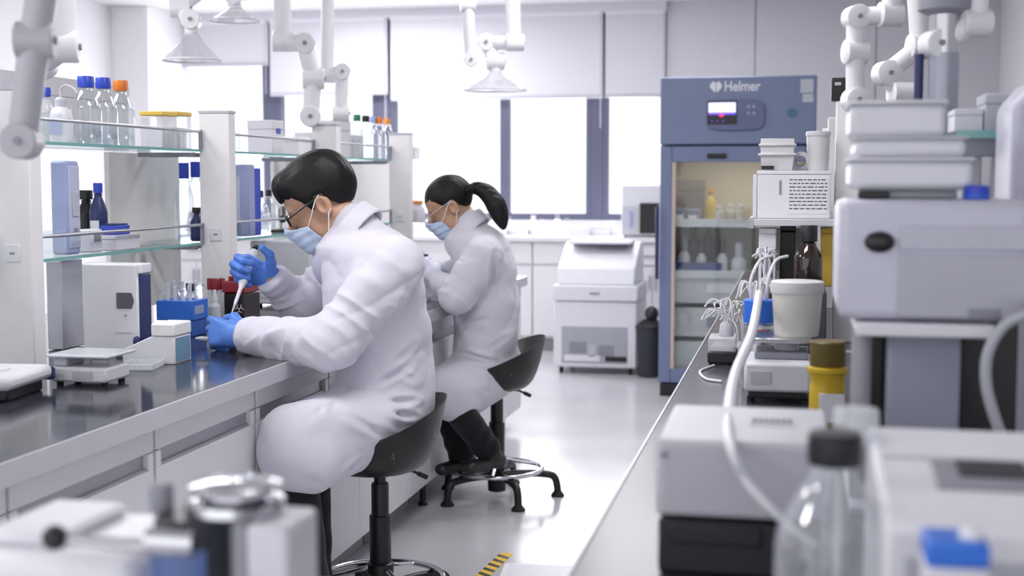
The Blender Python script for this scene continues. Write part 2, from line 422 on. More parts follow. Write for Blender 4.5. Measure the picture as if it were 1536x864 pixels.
def sdf_obj(name, f, lo, hi, h, m, parent=None, relax=1):
    v, q = nets(f, lo, hi, h)
    for _ in range(int(math.ceil(relax))):
        acc = np.zeros_like(v); c = np.zeros(len(v))
        for a in range(4):
            b = (a+1) % 4
            np.add.at(acc, q[:, a], v[q[:, b]]); np.add.at(acc, q[:, b], v[q[:, a]]); np.add.at(c, q[:, a], 1); np.add.at(c, q[:, b], 1)
        wt_ = .4 if relax >= 1 else .4*relax
        v = (1-wt_)*v + wt_*acc/np.maximum(c, 1)[:, None]
    me = bpy.data.meshes.new(name)
    me.vertices.add(len(v)); me.vertices.foreach_set('co', v.astype(np.float32).ravel())
    me.loops.add(q.size); me.loops.foreach_set('vertex_index', q.astype(np.int32).ravel())
    me.polygons.add(len(q)); me.polygons.foreach_set('loop_start', np.arange(0, q.size, 4, dtype=np.int32)); me.polygons.foreach_set('loop_total', np.full(len(q), 4, dtype=np.int32))
    me.update(calc_edges=True); me.validate()
    o = bpy.data.objects.new(name, me); COL.objects.link(o); me.materials.append(m); me.shade_smooth()
    if parent: o.parent = parent
    return o
def frame(x, zhint):
    x = V(x).normalized(); y = V(zhint).cross(x).normalized(); z = x.cross(y)
    return Matrix((x, y, z)).transposed()          # columns: forward, left, up
# ---------------------------------------------------------------- hand: palm, four fingers, thumb
def hand_field(W, d, n, u, curls, thumb, grow=0.0, spread=0.0, s=1.0):
    W = V(W); d = V(d).normalized(); n = (V(n)-d*V(n).dot(d)).normalized(); u0 = V(u); u = (u0-d*u0.dot(d)-n*u0.dot(n)).normalized()
    prim = []                                   # (a, b, ra, rb, k)
    lens = [(.044, .027, .022), (.048, .031, .023), (.044, .029, .022), (.034, .022, .020)]
    offs = [.030, .010, -.010, -.029]; reach = [.088, .092, .087, .078]
    for i in range(4):
        base = W + d*reach[i]*s + u*offs[i]*s
        prim.append((W + d*.008*s + u*offs[i]*.55*s, base, .0155*s, .0125*s, .014))
        ang = 0.0; p = base; r = .0105*s if i < 3 else .0092*s
        for j in range(3):
            ang += math.radians(curls[i][j])
            dirv = (d*math.cos(ang) - n*math.sin(ang) + u*spread*(1.5-i)).normalized()
            q = p + dirv*lens[i][j]*s
            prim.append((p, q, r, r*.92, .004)); p = q; r *= .92
    pts = [W + d*a*s + u*b*s + n*c*s for a, b, c in thumb]
    rr = [.0165, .0135, .0118, .0098]
    for j in range(len(pts)-1): prim.append((pts[j], pts[j+1], rr[j]*s, rr[j+1]*s, .012 if j == 0 else .005))
    prim.append((W - d*.035*s, W + d*.02*s, .029*s, .031*s, .016))
    nn = tuple(n)
    def f(P):
        D = None
        for i, (a, b, ra, rb, k) in enumerate(prim):
            last = i == len(prim)-1
            q = rcone(P, a, b, ra+grow, rb+grow, nn if last else None, 1.35) if last else rcone(P, a, b, ra+grow, rb+grow)
            D = q if D is None else smin(D, q, k)
        return D
    pts_all = [p[0] for p in prim]+[p[1] for p in prim]
    lo = V([min(p[i] for p in pts_all)-.045 for i in range(3)]); hi = V([max(p[i] for p in pts_all)+.045 for i in range(3)])
    return f, lo, hi
# ---------------------------------------------------------------- head (local frame: x forward, y left, z up, origin between the ears)
def head_parts(Hd, Rm, sc):
    Rn = np.array(Rm, dtype=np.float32); Hn = A3(Hd)
    def loc(P): return ((P-Hn)@Rn)/sc
    def face(p, full=True):
        d = ell(p, (-.002, 0, .052), (.098, .076, .084))
        d = smin(d, ell(p, (.046, 0, -.025), (.054, .060, .085)), .03)
        d = smin(d, ell(p, (.05, 0, .052), (.048, .062, .048)), .03)
        d = smin(d, rcone(p, (.03, .03, -.07), (.076, 0, -.090), .03, .021), .03)
        d = smin(d, rcone(p, (.03, -.03, -.07), (.076, 0, -.090), .03, .021), .03)
        d = smin(d, rcone(p, (.098, 0, .022), (.120, 0, -.020), .008, .0135), .014)
        d = smin(d, rcone(p, (.088, -.034, .030), (.088, .034, .030), .013, .013), .012)
        d = smin(d, ell(p, (.094, 0, -.054), (.016, .026, .008)), .010)
        d = smin(d, ell(p, (.092, 0, -.068), (.016, .022, .008)), .010)
        if full:
            for s_ in (1, -1):
                d = smax(d, -ell(p, (.112, .032*s_, .010), (.022, .019, .013)), .012)
                d = smin(d, ell(p, (.086, .031*s_, .010), (.0135, .0135, .012)), .004)
                e = ell(p, (-.006, .079*s_, .0), (.023, .010, .034))
                e = smax(e, -ell(p, (.001, .087*s_, .003), (.013, .011, .021)), .004)
                d = smin(d, e, .008)
        return d
    return loc, face
SKIN = mat('skin', (188, 147, 121), .5, var=.05, scale=40, bump=.05)
HAIRM = mat('black_hair', (13, 12, 14), .5, var=.3, scale=90, bump=.12, spec=.3)
def cloth(name, c, sc=9, b=.35):
    m = mat(name, c, .85, var=.02, scale=sc, bump=b, spec=.2)
    for n_ in m.node_tree.nodes:
        if n_.type == 'BUMP':
            rn = m.node_tree.nodes.new('ShaderNodeTexNoise'); rn.noise_type = 'RIDGED_MULTIFRACTAL'; rn.inputs['Scale'].default_value = sc; rn.inputs['Detail'].default_value = 2.5
            tcn = [q for q in m.node_tree.nodes if q.type == 'TEX_COORD'][0]; m.node_tree.links.new(tcn.outputs['Object'], rn.inputs['Vector'])
            m.node_tree.links.new(rn.outputs['Fac'], n_.inputs['Height']); n_.inputs['Distance'].default_value = .006
    m.node_tree.nodes['Principled BSDF'].inputs['Sheen Weight'].default_value = .15
    return m
COATM = cloth('white_coat_cotton', (212, 210, 222), 7, .55)
TROUS = cloth('black_trousers_cloth', (25, 25, 30), 12, .4)
SHIRT = cloth('lavender_shirt_cloth', (176, 176, 200), 12, .2)
MASKM = cloth('pale_blue_mask_cloth', (190, 206, 232), 26, .2)
GLOVEB = mat('blue_nitrile', (88, 134, 220), .45, var=.06, scale=50, bump=.12)
GLOVEW = mat('pale_nitrile', (206, 208, 224), .5, var=.04, scale=50, bump=.12)
SHOEM = mat('black_shoe_leather', (22, 22, 24), .4)
def person(cfg):
    J = cfg['J']; sc = cfg['hs']; k_ = cfg['k']
    Hd = J['head']; ray_ = (V(Hd)-V((0, 0, H))); ray_.z = 0; ray_.normalize()
    side = V((ray_.y, -ray_.x, 0))                 # to the right as seen from the aisle end
    fdir = (-side + ray_*cfg.get('turn', 0)).normalized()
    pt = cfg['pitch']; fw = V((fdir.x*math.cos(pt), fdir.y*math.cos(pt), -math.sin(pt)))
    Rm = frame(fw, (0, 0, 1)); loc, face = head_parts(Hd, Rm, sc)
    w = lambda x, y, z: V(Hd) + Rm @ V((x, y, z))*sc
    trunk = cfg['trunk']                           # centres with half thickness and half width
    bf = cfg['facing'].normalized(); bl = V((-bf.y, bf.x, 0))
    Rb = np.array(Matrix((bf, bl, V((0, 0, 1)))).transposed(), dtype=np.float32)
    arms, legs = cfg['arms'], cfg['legs']
    ncb, nct = V(J['neck']), w(-.022, 0, -.03)
    # -------- body: one continuous surface
    hf = [hand_field(**h_) for h_ in cfg['hands']]
    def body(P):
        d = face(loc(P))*sc
        d = smin(d, rcone(P, nct, ncb, .056*sc, .062*sc), .03)
        for c, a, b, hh in trunk: d = smin(d, ell(P, c, (a-.045, b-.04, hh), Rb), .05)
        for s_, e_, w_, r in arms:
            d = smin(d, rcone(P, s_, e_, r[0]-.03, r[1]-.025), .03); d = smin(d, rcone(P, e_, w_, r[1]-.025, .027), .015)
        for h_, kn, an, to, r in legs:
            d = smin(d, rcone(P, h_, kn, r[0]-.02, r[1]-.018), .04); d = smin(d, rcone(P, kn, an, r[1]-.018, .032), .02)
            d = smin(d, rcone(P, V(an)+V((0, 0, -.008)), V(to)+(V(an)-V(to))*.35+V((0, 0, -.012)), .026, .018), .01)
        for f_, _, _ in hf: d = smin(d, f_(P), .01)
        return d
    pts = [V(c) for c, *_ in trunk]+[V(Hd)]+[V(q) for a in arms for q in a[:3]]+[V(q) for l in legs for q in l[:4]]
    lo = [min(p[i] for p in pts)-.27 for i in range(3)]; hi = [max(p[i] for p in pts)+.27 for i in range(3)]
    root = sdf_obj('person', body, lo, hi, .0042, SKIN, relax=0)
    tag(root, cfg['label'], 'person')
    # -------- gloves
    for h_ in cfg['hands']:
        f_, l_, u_ = hand_field(**dict(h_, grow=.0018))
        W_, d_ = A3(h_['W']), A3(V(h_['d']).normalized())
        sdf_obj('glove', lambda P: smax(f_(P), -((P-W_)@d_)-.046, .004), l_, u_, .0026, cfg['glove'], root, 1)
    # -------- hair
    hx, hz = cfg['hairline']
    def hair(P):
        p = loc(P)
        d = ell(p, (-.012, 0, .052), (.124, .089, .106)) if not cfg.get('pony') else ell(p, (-.008, 0, .048), (.113, .086, .102))
        d = smin(d, ell(p, (-.02, 0, .092), (.105, .078, .075)), .02) if not cfg.get('pony') else d
        if cfg.get('fringe'): d = smin(d, ell(p, (.070, 0, .106), (.047, .066, .046)), .025)
        strand = np.sin(p[:, 1]*260+np.sin(p[:, 0]*35)*2)*np.sin(p[:, 2]*60+p[:, 0]*45+p[:, 1]*120)
        d = d + .0010*strand + .0008*np.sin(p[:, 0]*70+p[:, 1]*50)*np.sin(p[:, 2]*64)
        zl = np.interp(p[:, 0], hx, hz).astype(np.float32) + .004*np.sin(p[:, 1]*330)*(p[:, 0] > .06) - .05*np.clip(.03-np.abs(p[:, 1]), 0, .03)*(p[:, 0] > .05)
        return smax(d, (zl-p[:, 2])*.8, .008)*sc
    hp = V(Hd); hair_o = sdf_obj('hair', hair, hp-V((.24,)*3), hp+V((.24,)*3), .0036, HAIRM, root, 1)
    if cfg.get('pony'):
        pp = [V(q) for q in cfg['pony']]; rr = cfg['pony_r']; sp_ = spline(pp, 6)
        ri = np.interp(np.linspace(0, len(pp)-1, len(sp_)), range(len(pp)), rr)
        def pony(P):
            d = None
            for i in range(len(sp_)-1):
                q = rcone(P, sp_[i], sp_[i+1], ri[i], ri[i+1]); d = q if d is None else smin(d, q, .006)
            p = loc(P); return d + .0022*np.sin(p[:, 1]*420)*np.sin(p[:, 0]*40+p[:, 2]*20)
        l_ = V([min(p[i] for p in pp)-.06 for i in range(3)]); u_ = V([max(p[i] for p in pp)+.06 for i in range(3)])
        sdf_obj('ponytail', pony, l_, u_, .004, HAIRM, hair_o, 1)
        M().lathe([(.02, -.008), (.026, -.004), (.026, .004), (.02, .008)], pp[0], 18, frame(pp[1]-pp[0], (0, 1, 0)) @ Matrix(((0, 0, 1), (0, 1, 0), (-1, 0, 0)))).build('hair_tie', BLACK, hair_o)
    # -------- mask with ear loops
    def mask(P):
        p = loc(P); fd = face(p, False)
        nose = ell(p, (.100, 0, -.03), (.032, .034, .034)); fd = smin(fd, nose, .03)
        fd = smin(fd, ell(p, (.085, 0, -.074), (.024, .034, .032)), .03)
        xl = np.interp(p[:, 2], [-.13, -.112, -.07, -.03, -.008], [.02, .030, .055, .070, .082]).astype(np.float32)
        pl = .0012*np.sin(p[:, 2]*230)
        d = np.abs(fd-.0055-pl)-.0022
        top = np.interp(np.abs(p[:, 1]), [0, .02, .06], [.004, -.008, -.034]).astype(np.float32)
        return smax(smax(smax(d, (xl-p[:, 0])*.9, .003), p[:, 2]-top, .003), -p[:, 2]-.114+.12*(.08-p[:, 0]), .003)*sc
    mo = sdf_obj('face_mask', mask, hp-V((.2,)*3), hp+V((.2,)*3), .0032, MASKM, root, 1)
    for s_ in (1, -1):
        M().tube(spline([w(.070, .0565*s_, -.036), w(.045, .076*s_, -.012), w(.012, .0835*s_, .022), w(-.008, .0835*s_, .033)], 4), .0019, 6).build('ear_loop', mat('white_elastic', (240, 236, 236), .7), mo)
        M().tube(spline([w(.034, .062*s_, -.098), w(.012, .078*s_, -.062), w(-.008, .0845*s_, -.028), w(-.022, .0835*s_, -.018)], 4), .0019, 6).build('ear_loop', mat('white_elastic', (240, 236, 236), .7), mo)
    # -------- glasses
    g = M()
    fm = cfg['frame_mat']; fr_ = cfg['frame_r']
    gl = None
    for s_ in (1, -1):
        ring = [w(.118-.05*abs(.034*s_+.027*math.cos(q)*s_), .034*s_+.027*math.cos(q), .008+.020*math.sin(q)*(1 if abs(math.sin(q)) < .9 else .95)) for q in [2*PI*k/20 for k in range(21)]]
        g.tube(ring, fr_*.8, 8, False)
        g.tube(spline([w(.113, .062*s_, .014), w(.09, .074*s_, .018), w(.03, .0805*s_, .026), w(-.006, .081*s_, .030), w(-.022, .081*s_, .018)], 4), fr_, 8)
    g.tube([w(.117, -.010, .012), w(.121, 0, .015), w(.117, .010, .012)], fr_*.8, 8)
    go = g.build('glasses', fm, root)
    for s_ in (1, -1):
        ring = [w(.1175-.05*abs(.034+.026*math.cos(q)), (.034+.026*math.cos(q))*s_, .008+.0195*math.sin(q)) for q in [2*PI*k/20 for k in range(20)]]
        m_ = M(); vs = [m_.b.verts.new(p) for p in ring]; m_.b.faces.new(vs); m_.build('lens', GLASS, go)
    # -------- coat
    folds = cfg['folds']; crs = cfg['creases']
    noise_s = cfg['seed']
    def wrk(P):
        x, y, z = P[:, 0]+noise_s, P[:, 1], P[:, 2]
        a = np.sin(9*x+7*z+1.4*np.sin(11*y+5*z)); b = np.sin(17*y-13*z+1.7*np.sin(9*x+6*z)+1.); c = np.sin(23*x+19*y+11*z+2*np.sin(13*z-7*x))
        r = 1-np.abs(np.sin(8*x+10*y+14*z+1.8*np.sin(7*z+6*x)+1.2*np.sin(15*y)))
        q = np.stack([x*5+z*4, y*7-z*3, z*9-x*5], 1)
        q2 = np.stack([x*11-z*6, y*13+z*7, z*15+x*8], 1)
        return .0014*a*b+.0012*c*a+.0056*np.clip(ridge(q), -1, 1)+.0022*np.clip(ridge(q2), -1, 1)
    def coat(P):
        d = None
        for c, a, b, hh in trunk:
            q = ell(P, c, (a, b, hh), Rb); d = q if d is None else smin(d, q, .07)
        d = smin(d, rcone(P, ncb-V((0, 0, .05)), ncb+V((0, 0, .012)), .115*k_, .072*k_), .06)
        for a, b, ra, rb, kk in cfg['skirt']: d = smin(d, rcone(P, a, b, ra, rb), kk)
        for a_, b_, th, pl in cfg.get('cut', []): d = smax(d, (P-A3(a_))@A3(b_), .012)
        dt = d
        for i, (s_, e_, w_, r) in enumerate(arms):
            up_ = rcone(P, s_, e_, r[0], r[1]); fo = rcone(P, e_, w_, r[1], r[2])
            wv = A3(V(w_)-V(e_)); L = float(np.linalg.norm(wv)); tt = ((P-A3(e_))@wv)/(L*L)
            sv = A3(V(e_)-V(s_)); Ls = float(np.linalg.norm(sv)); ts = ((P-A3(s_))@sv)/(Ls*Ls)
            ph = P@A3(folds[0])
            n1 = np.stack([tt*5.0+ph*5, P[:, 2]*11-P[:, 0]*4+i, P[:, 1]*9+tt*1.5], 1)
            n2 = np.stack([ts*4.2-ph*6, P[:, 2]*7+P[:, 0]*5+i*3, P[:, 1]*8-ts], 1)
            fo = fo - .0085*np.clip(ridge(n1), -.9, 1)*np.clip(1.1-np.abs(tt-.42)*1.3, .25, 1) + .003*np.sin(tt*26+ph*30+2*np.sin(ph*23))*np.clip(.5-np.abs(tt-.15), 0, .5)
            up_ = up_ - .0080*np.clip(ridge(n2), -.9, 1)*np.clip(.35+ts*.9, .1, 1)
            a_ = smin(up_, fo, .028)
            # sleeve ends at the cuff, before the hand
            wdir = wv/L; a_ = smax(a_, (P-A3(w_))@wdir-cfg.get('cuff', (0, 0))[i], .006)
            cuff = np.abs(((P-A3(w_))@wdir)+.058)
            a_ = a_ + .0022*np.exp(-(cuff/.0035)**2)
            d = smin(d, a_, .030)
        # collar: a folded band around the neck
        ax = A3((nct-ncb).normalized()); hgt = (P-A3(ncb))@ax
        dn = rcone(P, ncb-V(ax)*.08, ncb+V(ax)*.09, .112*k_, .066*k_)
        fside = (P-A3(ncb))@A3(bf)
        col = smax(smax(np.abs(dn-.006)-.0055, hgt-(.030*k_-.35*fside), .008), -hgt-.05-.3*fside, .008)
        d = smin(d, col, .006)
        for a, b, wd_, dp in crs:
            a, b = A3(a), A3(b); ba = b-a; pa = P-a; t = np.clip(pa@ba/float(ba@ba), 0, 1); q = pa-t[:, None]*ba
            rr_ = A3(ray_); q = q-.85*(q@rr_)[:, None]*rr_
            D2 = np.linalg.norm(q, axis=1)/(wd_*1.35)
            d = d + dp*1.5*np.sin(np.clip(t, .04, .96)*PI)**.5*(np.exp(-D2*D2)-.55*np.exp(-(D2-2.1)**2))
        return d + wrk(P)*np.interp(P[:, 2], [.50, .70, .86], [.30, .55, 1]).astype(np.float32)*np.clip((ncb.z+.0-P[:, 2])/.10, .12, 1)
    sdf_obj('lab_coat', coat, lo, hi, cfg.get('coat_h', .0054), COATM, root, .45)
    # -------- shirt at the throat
    sh = sdf_obj('shirt_collar', lambda P: smax(rcone(P, ncb+bf*cfg.get('sx', .050)-V((0, 0, .11)), ncb+bf*.012+V((0, 0, .005)), .080*k_*cfg.get('sr', 1), .060*k_), -((P-A3(ncb))@A3(bf))+.015, .01), V(ncb)-V((.2,)*3), V(ncb)+V((.2,)*3), .005, cfg['shirt'], root, 1)
    # -------- trousers, shoes
    def tro(P):
        d = ell(P, trunk[0][0], (.125, .15, .1), Rb)
        for h_, kn, an, to, r in legs:
            v_ = A3(V(an)-V(kn)); t = (P-A3(kn))@v_/float(v_@v_)
            q = smin(rcone(P, h_, kn, r[0]-.004, r[1]), rcone(P, kn, an, r[1], r[2]), .03)
            q = smax(q, (t-.97)*float(np.linalg.norm(v_)), .004) + .003*np.sin(t*24+3*np.sin(P[:, 0]*30))*np.exp(-((t-.8)/.25)**2)
            d = smin(d, q, .03)
        return d
    sdf_obj('trousers', tro, lo, hi, .008, TROUS, root, 1)
    for h_, kn, an, to, r in legs:
        an, to = V(an), V(to); dd = (to-an); dd.z = 0; dd.normalize(); fz = to.z
        def shoe(P):
            d = rcone(P, an+V((0, 0, .0)), an-dd*.03+V((0, 0, fz-an.z)), .043, .038)
            d = smin(d, rcone(P, an-dd*.03+V((0, 0, fz-an.z)), to, .038, .034, (0, 0, 1), 1.25), .03)
            return smax(d, (fz-.030)-P[:, 2], .004)
        l_ = V([min(an[i], to[i])-.11 for i in range(3)]); u_ = V([max(an[i], to[i])+.11 for i in range(3)])
        so = sdf_obj('shoe', shoe, l_, u_, .005, SHOEM, root, 1)
    return root
# ------------------------------------------------------------------ the seated man
Y0 = 4.0
def man():
    f_ = V((-.94, -.34, 0)); left = V((.34, -.94, 0))
    c = lambda px, py, Y=Y0: at(px, py, Y=Y)
    trunk = [(c(578, 608), .150, .172, .125), (c(574, 560), .158, .178, .14), (c(566, 490), .168, .185, .15), (c(560, 425), .158, .20, .13), (c(556, 378), .125, .185, .085)]
    arms = [(c(592, 398, 3.84), c(497, 516, 3.73), c(362, 505, 3.865), (.092, .079, .056)),
            (c(545, 372, 4.17), c(452, 462, 4.24), c(410, 421, 4.13), (.09, .072, .052))]
    legs = [(c(585, 640, 3.93), c(440, 664, 3.58), c(472, 925, 3.66), c(424, 958, 3.52), (.088, .060, .056)),
            (c(560, 640, 4.06), c(464, 640, 3.74), c(474, 905, 3.86), c(434, 930, 3.74), (.088, .060, .052))]
    ray_ = V((-.345, .938, 0))
    wl = c(358, 503, 3.87); dl = c(312, 497, 3.90)-wl
    hands = [dict(W=wl, d=dl, n=-ray_+V((0, 0, .25)), u=(0, 0, 1), curls=[(30, 66, 48), (40, 72, 48), (46, 72, 48), (50, 72, 48)], thumb=[(.012, .030, -.012), (.048, .052, -.024), (.082, .048, -.040), (.108, .036, -.052)], spread=.10, s=1.12)]
    wr = c(410, 418, 4.135); dr = V((-.93*.938, -.93*.345, .36))
    hands.append(dict(W=wr, d=dr, n=ray_*.95+V((.25, .1, .1)), u=V((.34, .12, .93)), curls=[(52, 84, 52), (54, 86, 52), (56, 86, 52), (60, 86, 50)], thumb=[(.014, .024, -.016), (.022, .050, -.026), (.034, .074, -.032), (.058, .084, -.036)], spread=.03, s=1.14))
    P_ = lambda px, py, Y=3.85: at(px, py, Y=Y)
    cr = [(P_(478, 612, 3.68), P_(540, 655, 3.78), .007, .007), (P_(500, 606, 3.72), P_(575, 650, 3.80), .008, .009), (P_(545, 690, 3.74), P_(480, 720, 3.58), .007, .006), (P_(515, 660, 3.70), P_(470, 715, 3.56), .009, .005), (P_(530, 598), P_(640, 632), .006, .010), (P_(520, 585), P_(600, 640), .007, .008), (P_(545, 655), P_(500, 620), .007, .008), (P_(585, 600), P_(650, 606), .006, .008),
          (P_(600, 445), P_(548, 505), .006, .009), (P_(612, 430), P_(590, 470), .006, .006), (P_(640, 540), P_(560, 575), .007, .007), (P_(652, 500), P_(600, 540), .007, .006),
          (P_(480, 690), P_(560, 660), .008, .007), (P_(600, 560), P_(655, 590), .006, .007), (P_(640, 410), P_(610, 470), .008, .006)]
    skirt = [(c(588, 628, 3.95), c(436, 655, 3.58), .108, .090, .05), (c(565, 630, 4.05), c(468, 640, 3.76), .11, .088, .05),
             (c(548, 670, 3.86), c(437, 688, 3.57), .060, .090, .05), (c(520, 680, 3.78), c(470, 700, 3.60), .052, .075, .05)]
    return person(dict(
        label='person in lab coat with short black hair and black glasses, holding a pipette', hs=1.02, k=1.0,
        cuff=(-.012, .014), J=dict(head=c(485, 308), neck=c(530, 345)), pitch=math.radians(29), turn=.05, facing=f_, trunk=trunk, arms=arms, legs=legs, hands=hands, glove=GLOVEB,
        hairline=([-.14, -.05, -.032, -.018, .012, .026, .034, .05, .07, .09, .12], [-.050, -.022, .000, .036, .038, -.002, .004, .040, .062, .072, .066]), fringe=True,
        frame_mat=BLACK, frame_r=.0032, folds=[(.3, .5, .8)], creases=cr, skirt=skirt, shirt=SHIRT, seed=0.0))
MAN = man()
# ------------------------------------------------------------------ the seated woman with a ponytail
def woman():
    f_ = V((-.966, -.26, 0)); YW = 5.62
    c = lambda px, py, Y=YW: at(px, py, Y=Y)
    trunk = [(c(724, 560), .140, .175, .12), (c(728, 510), .140, .165, .14), (c(730, 455), .145, .165, .15), (c(729, 400), .132, .175, .12), (c(722, 365), .105, .155, .075)]
    arms = [(c(726, 384, 5.47), c(685, 446, 5.40), c(655, 420, 5.60), (.080, .070, .050)),
            (c(706, 368, 5.76), c(662, 440, 5.82), c(640, 408, 5.80), (.08, .066, .048))]
    legs = [(c(722, 572, 5.55), c(672, 594, 5.30), c(738, 682, 5.46), c(706, 702, 5.32), (.088, .068, .056)),
            (c(708, 570, 5.68), c(664, 580, 5.46), c(694, 690, 5.56), c(664, 704, 5.44), (.088, .068, .056))]
    ray_ = V((-.26, .966, 0))
    wl = c(651, 416, 5.62); dl = c(636, 400, 5.66)-wl
    hands = [dict(W=wl, d=dl, n=-ray_, u=V((.3, 0, 1)), curls=[(30, 50, 30), (36, 55, 30), (38, 55, 30), (40, 55, 30)], thumb=[(.012, .026, -.012), (.045, .044, -.022), (.072, .040, -.034), (.094, .03, -.044)], s=.95),
             dict(W=c(636, 405, 5.80), d=V((-.9, -.2, .1)), n=ray_+V((0, 0, .4)), u=V((.1, 0, 1)), curls=[(30, 50, 30), (36, 55, 30), (38, 55, 30), (40, 55, 30)], thumb=[(.012, .026, -.012), (.045, .044, -.022), (.072, .040, -.034), (.094, .03, -.044)], s=.95)]
    P_ = lambda px, py, Y=5.45: at(px, py, Y=Y)
    cr = [(P_(742, 378), P_(736, 440), .007, .009), (P_(736, 440), P_(700, 470), .006, .007), (P_(695, 490), P_(730, 478), .008, .007), (P_(690, 530), P_(745, 545), .008, .008),
          (P_(680, 560), P_(730, 585), .008, .008), (P_(780, 500), P_(740, 520), .008, .006), (P_(668, 585), P_(710, 605), .007, .006)]
    skirt = [(c(722, 562, 5.56), c(668, 584, 5.30), .105, .088, .05), (c(706, 562, 5.68), c(664, 578, 5.46), .10, .085, .05), (c(742, 556, 5.60), c(758, 548, 5.64), .10, .075, .05),
             (c(716, 585, 5.52), c(676, 600, 5.33), .080, .085, .05), (c(712, 598, 5.46), c(686, 612, 5.33), .055, .050, .04)]
    return person(dict(
        label='person in lab coat with a black ponytail, seated on the farther stool', hs=.95, k=.92, sr=.62, sx=.02,
        J=dict(head=c(678, 311), neck=c(703, 340)), pitch=math.radians(27), turn=-.03, facing=f_, trunk=trunk, arms=arms, legs=legs, hands=hands, glove=GLOVEW,
        hairline=([-.14, -.06, -.032, -.018, .012, .03, .05, .07, .09, .12], [-.040, -.030, .000, .034, .030, .022, .040, .056, .064, .062]),
        pony=[c(697, 288, 5.60), c(714, 282, 5.60), c(731, 290, 5.60), c(744, 308, 5.59), c(751, 326, 5.58), c(755, 341, 5.57)], pony_r=[.016, .024, .036, .041, .032, .010],
        frame_mat=mat('clear_frame', (200, 190, 190), .3), frame_r=.0018, folds=[(.3, .5, .8)], creases=cr, skirt=skirt, shirt=TROUS, seed=3.7))
WOMAN = woman()
# ------------------------------------------------------------------ stools
SEATM = mat('black_moulded_seat', (17, 17, 19), .36, var=.2, scale=14, bump=.04)
def wear(m, c, scale, lo, hi):
    nt = m.node_tree; b = nt.nodes['Principled BSDF']; src = b.inputs['Base Color'].links[0].from_socket
    tc = [q for q in nt.nodes if q.type == 'TEX_COORD'][0]; nz = nt.nodes.new('ShaderNodeTexNoise'); nz.inputs['Scale'].default_value = scale; nz.inputs['Detail'].default_value = 7
    mr = nt.nodes.new('ShaderNodeMapRange'); mr.inputs['From Min'].default_value = lo; mr.inputs['From Max'].default_value = hi
    mx = nt.nodes.new('ShaderNodeMix'); mx.data_type = 'RGBA'; mx.inputs[7].default_value = lin(c)+(1,)
    nt.links.new(tc.outputs['Object'], nz.inputs['Vector']); nt.links.new(nz.outputs['Fac'], mr.inputs['Value']); nt.links.new(mr.outputs[0], mx.inputs[0]); nt.links.new(src, mx.inputs[6]); nt.links.new(mx.outputs[2], b.inputs['Base Color'])
wear(SEATM, (120, 118, 120), 17, .66, .71)
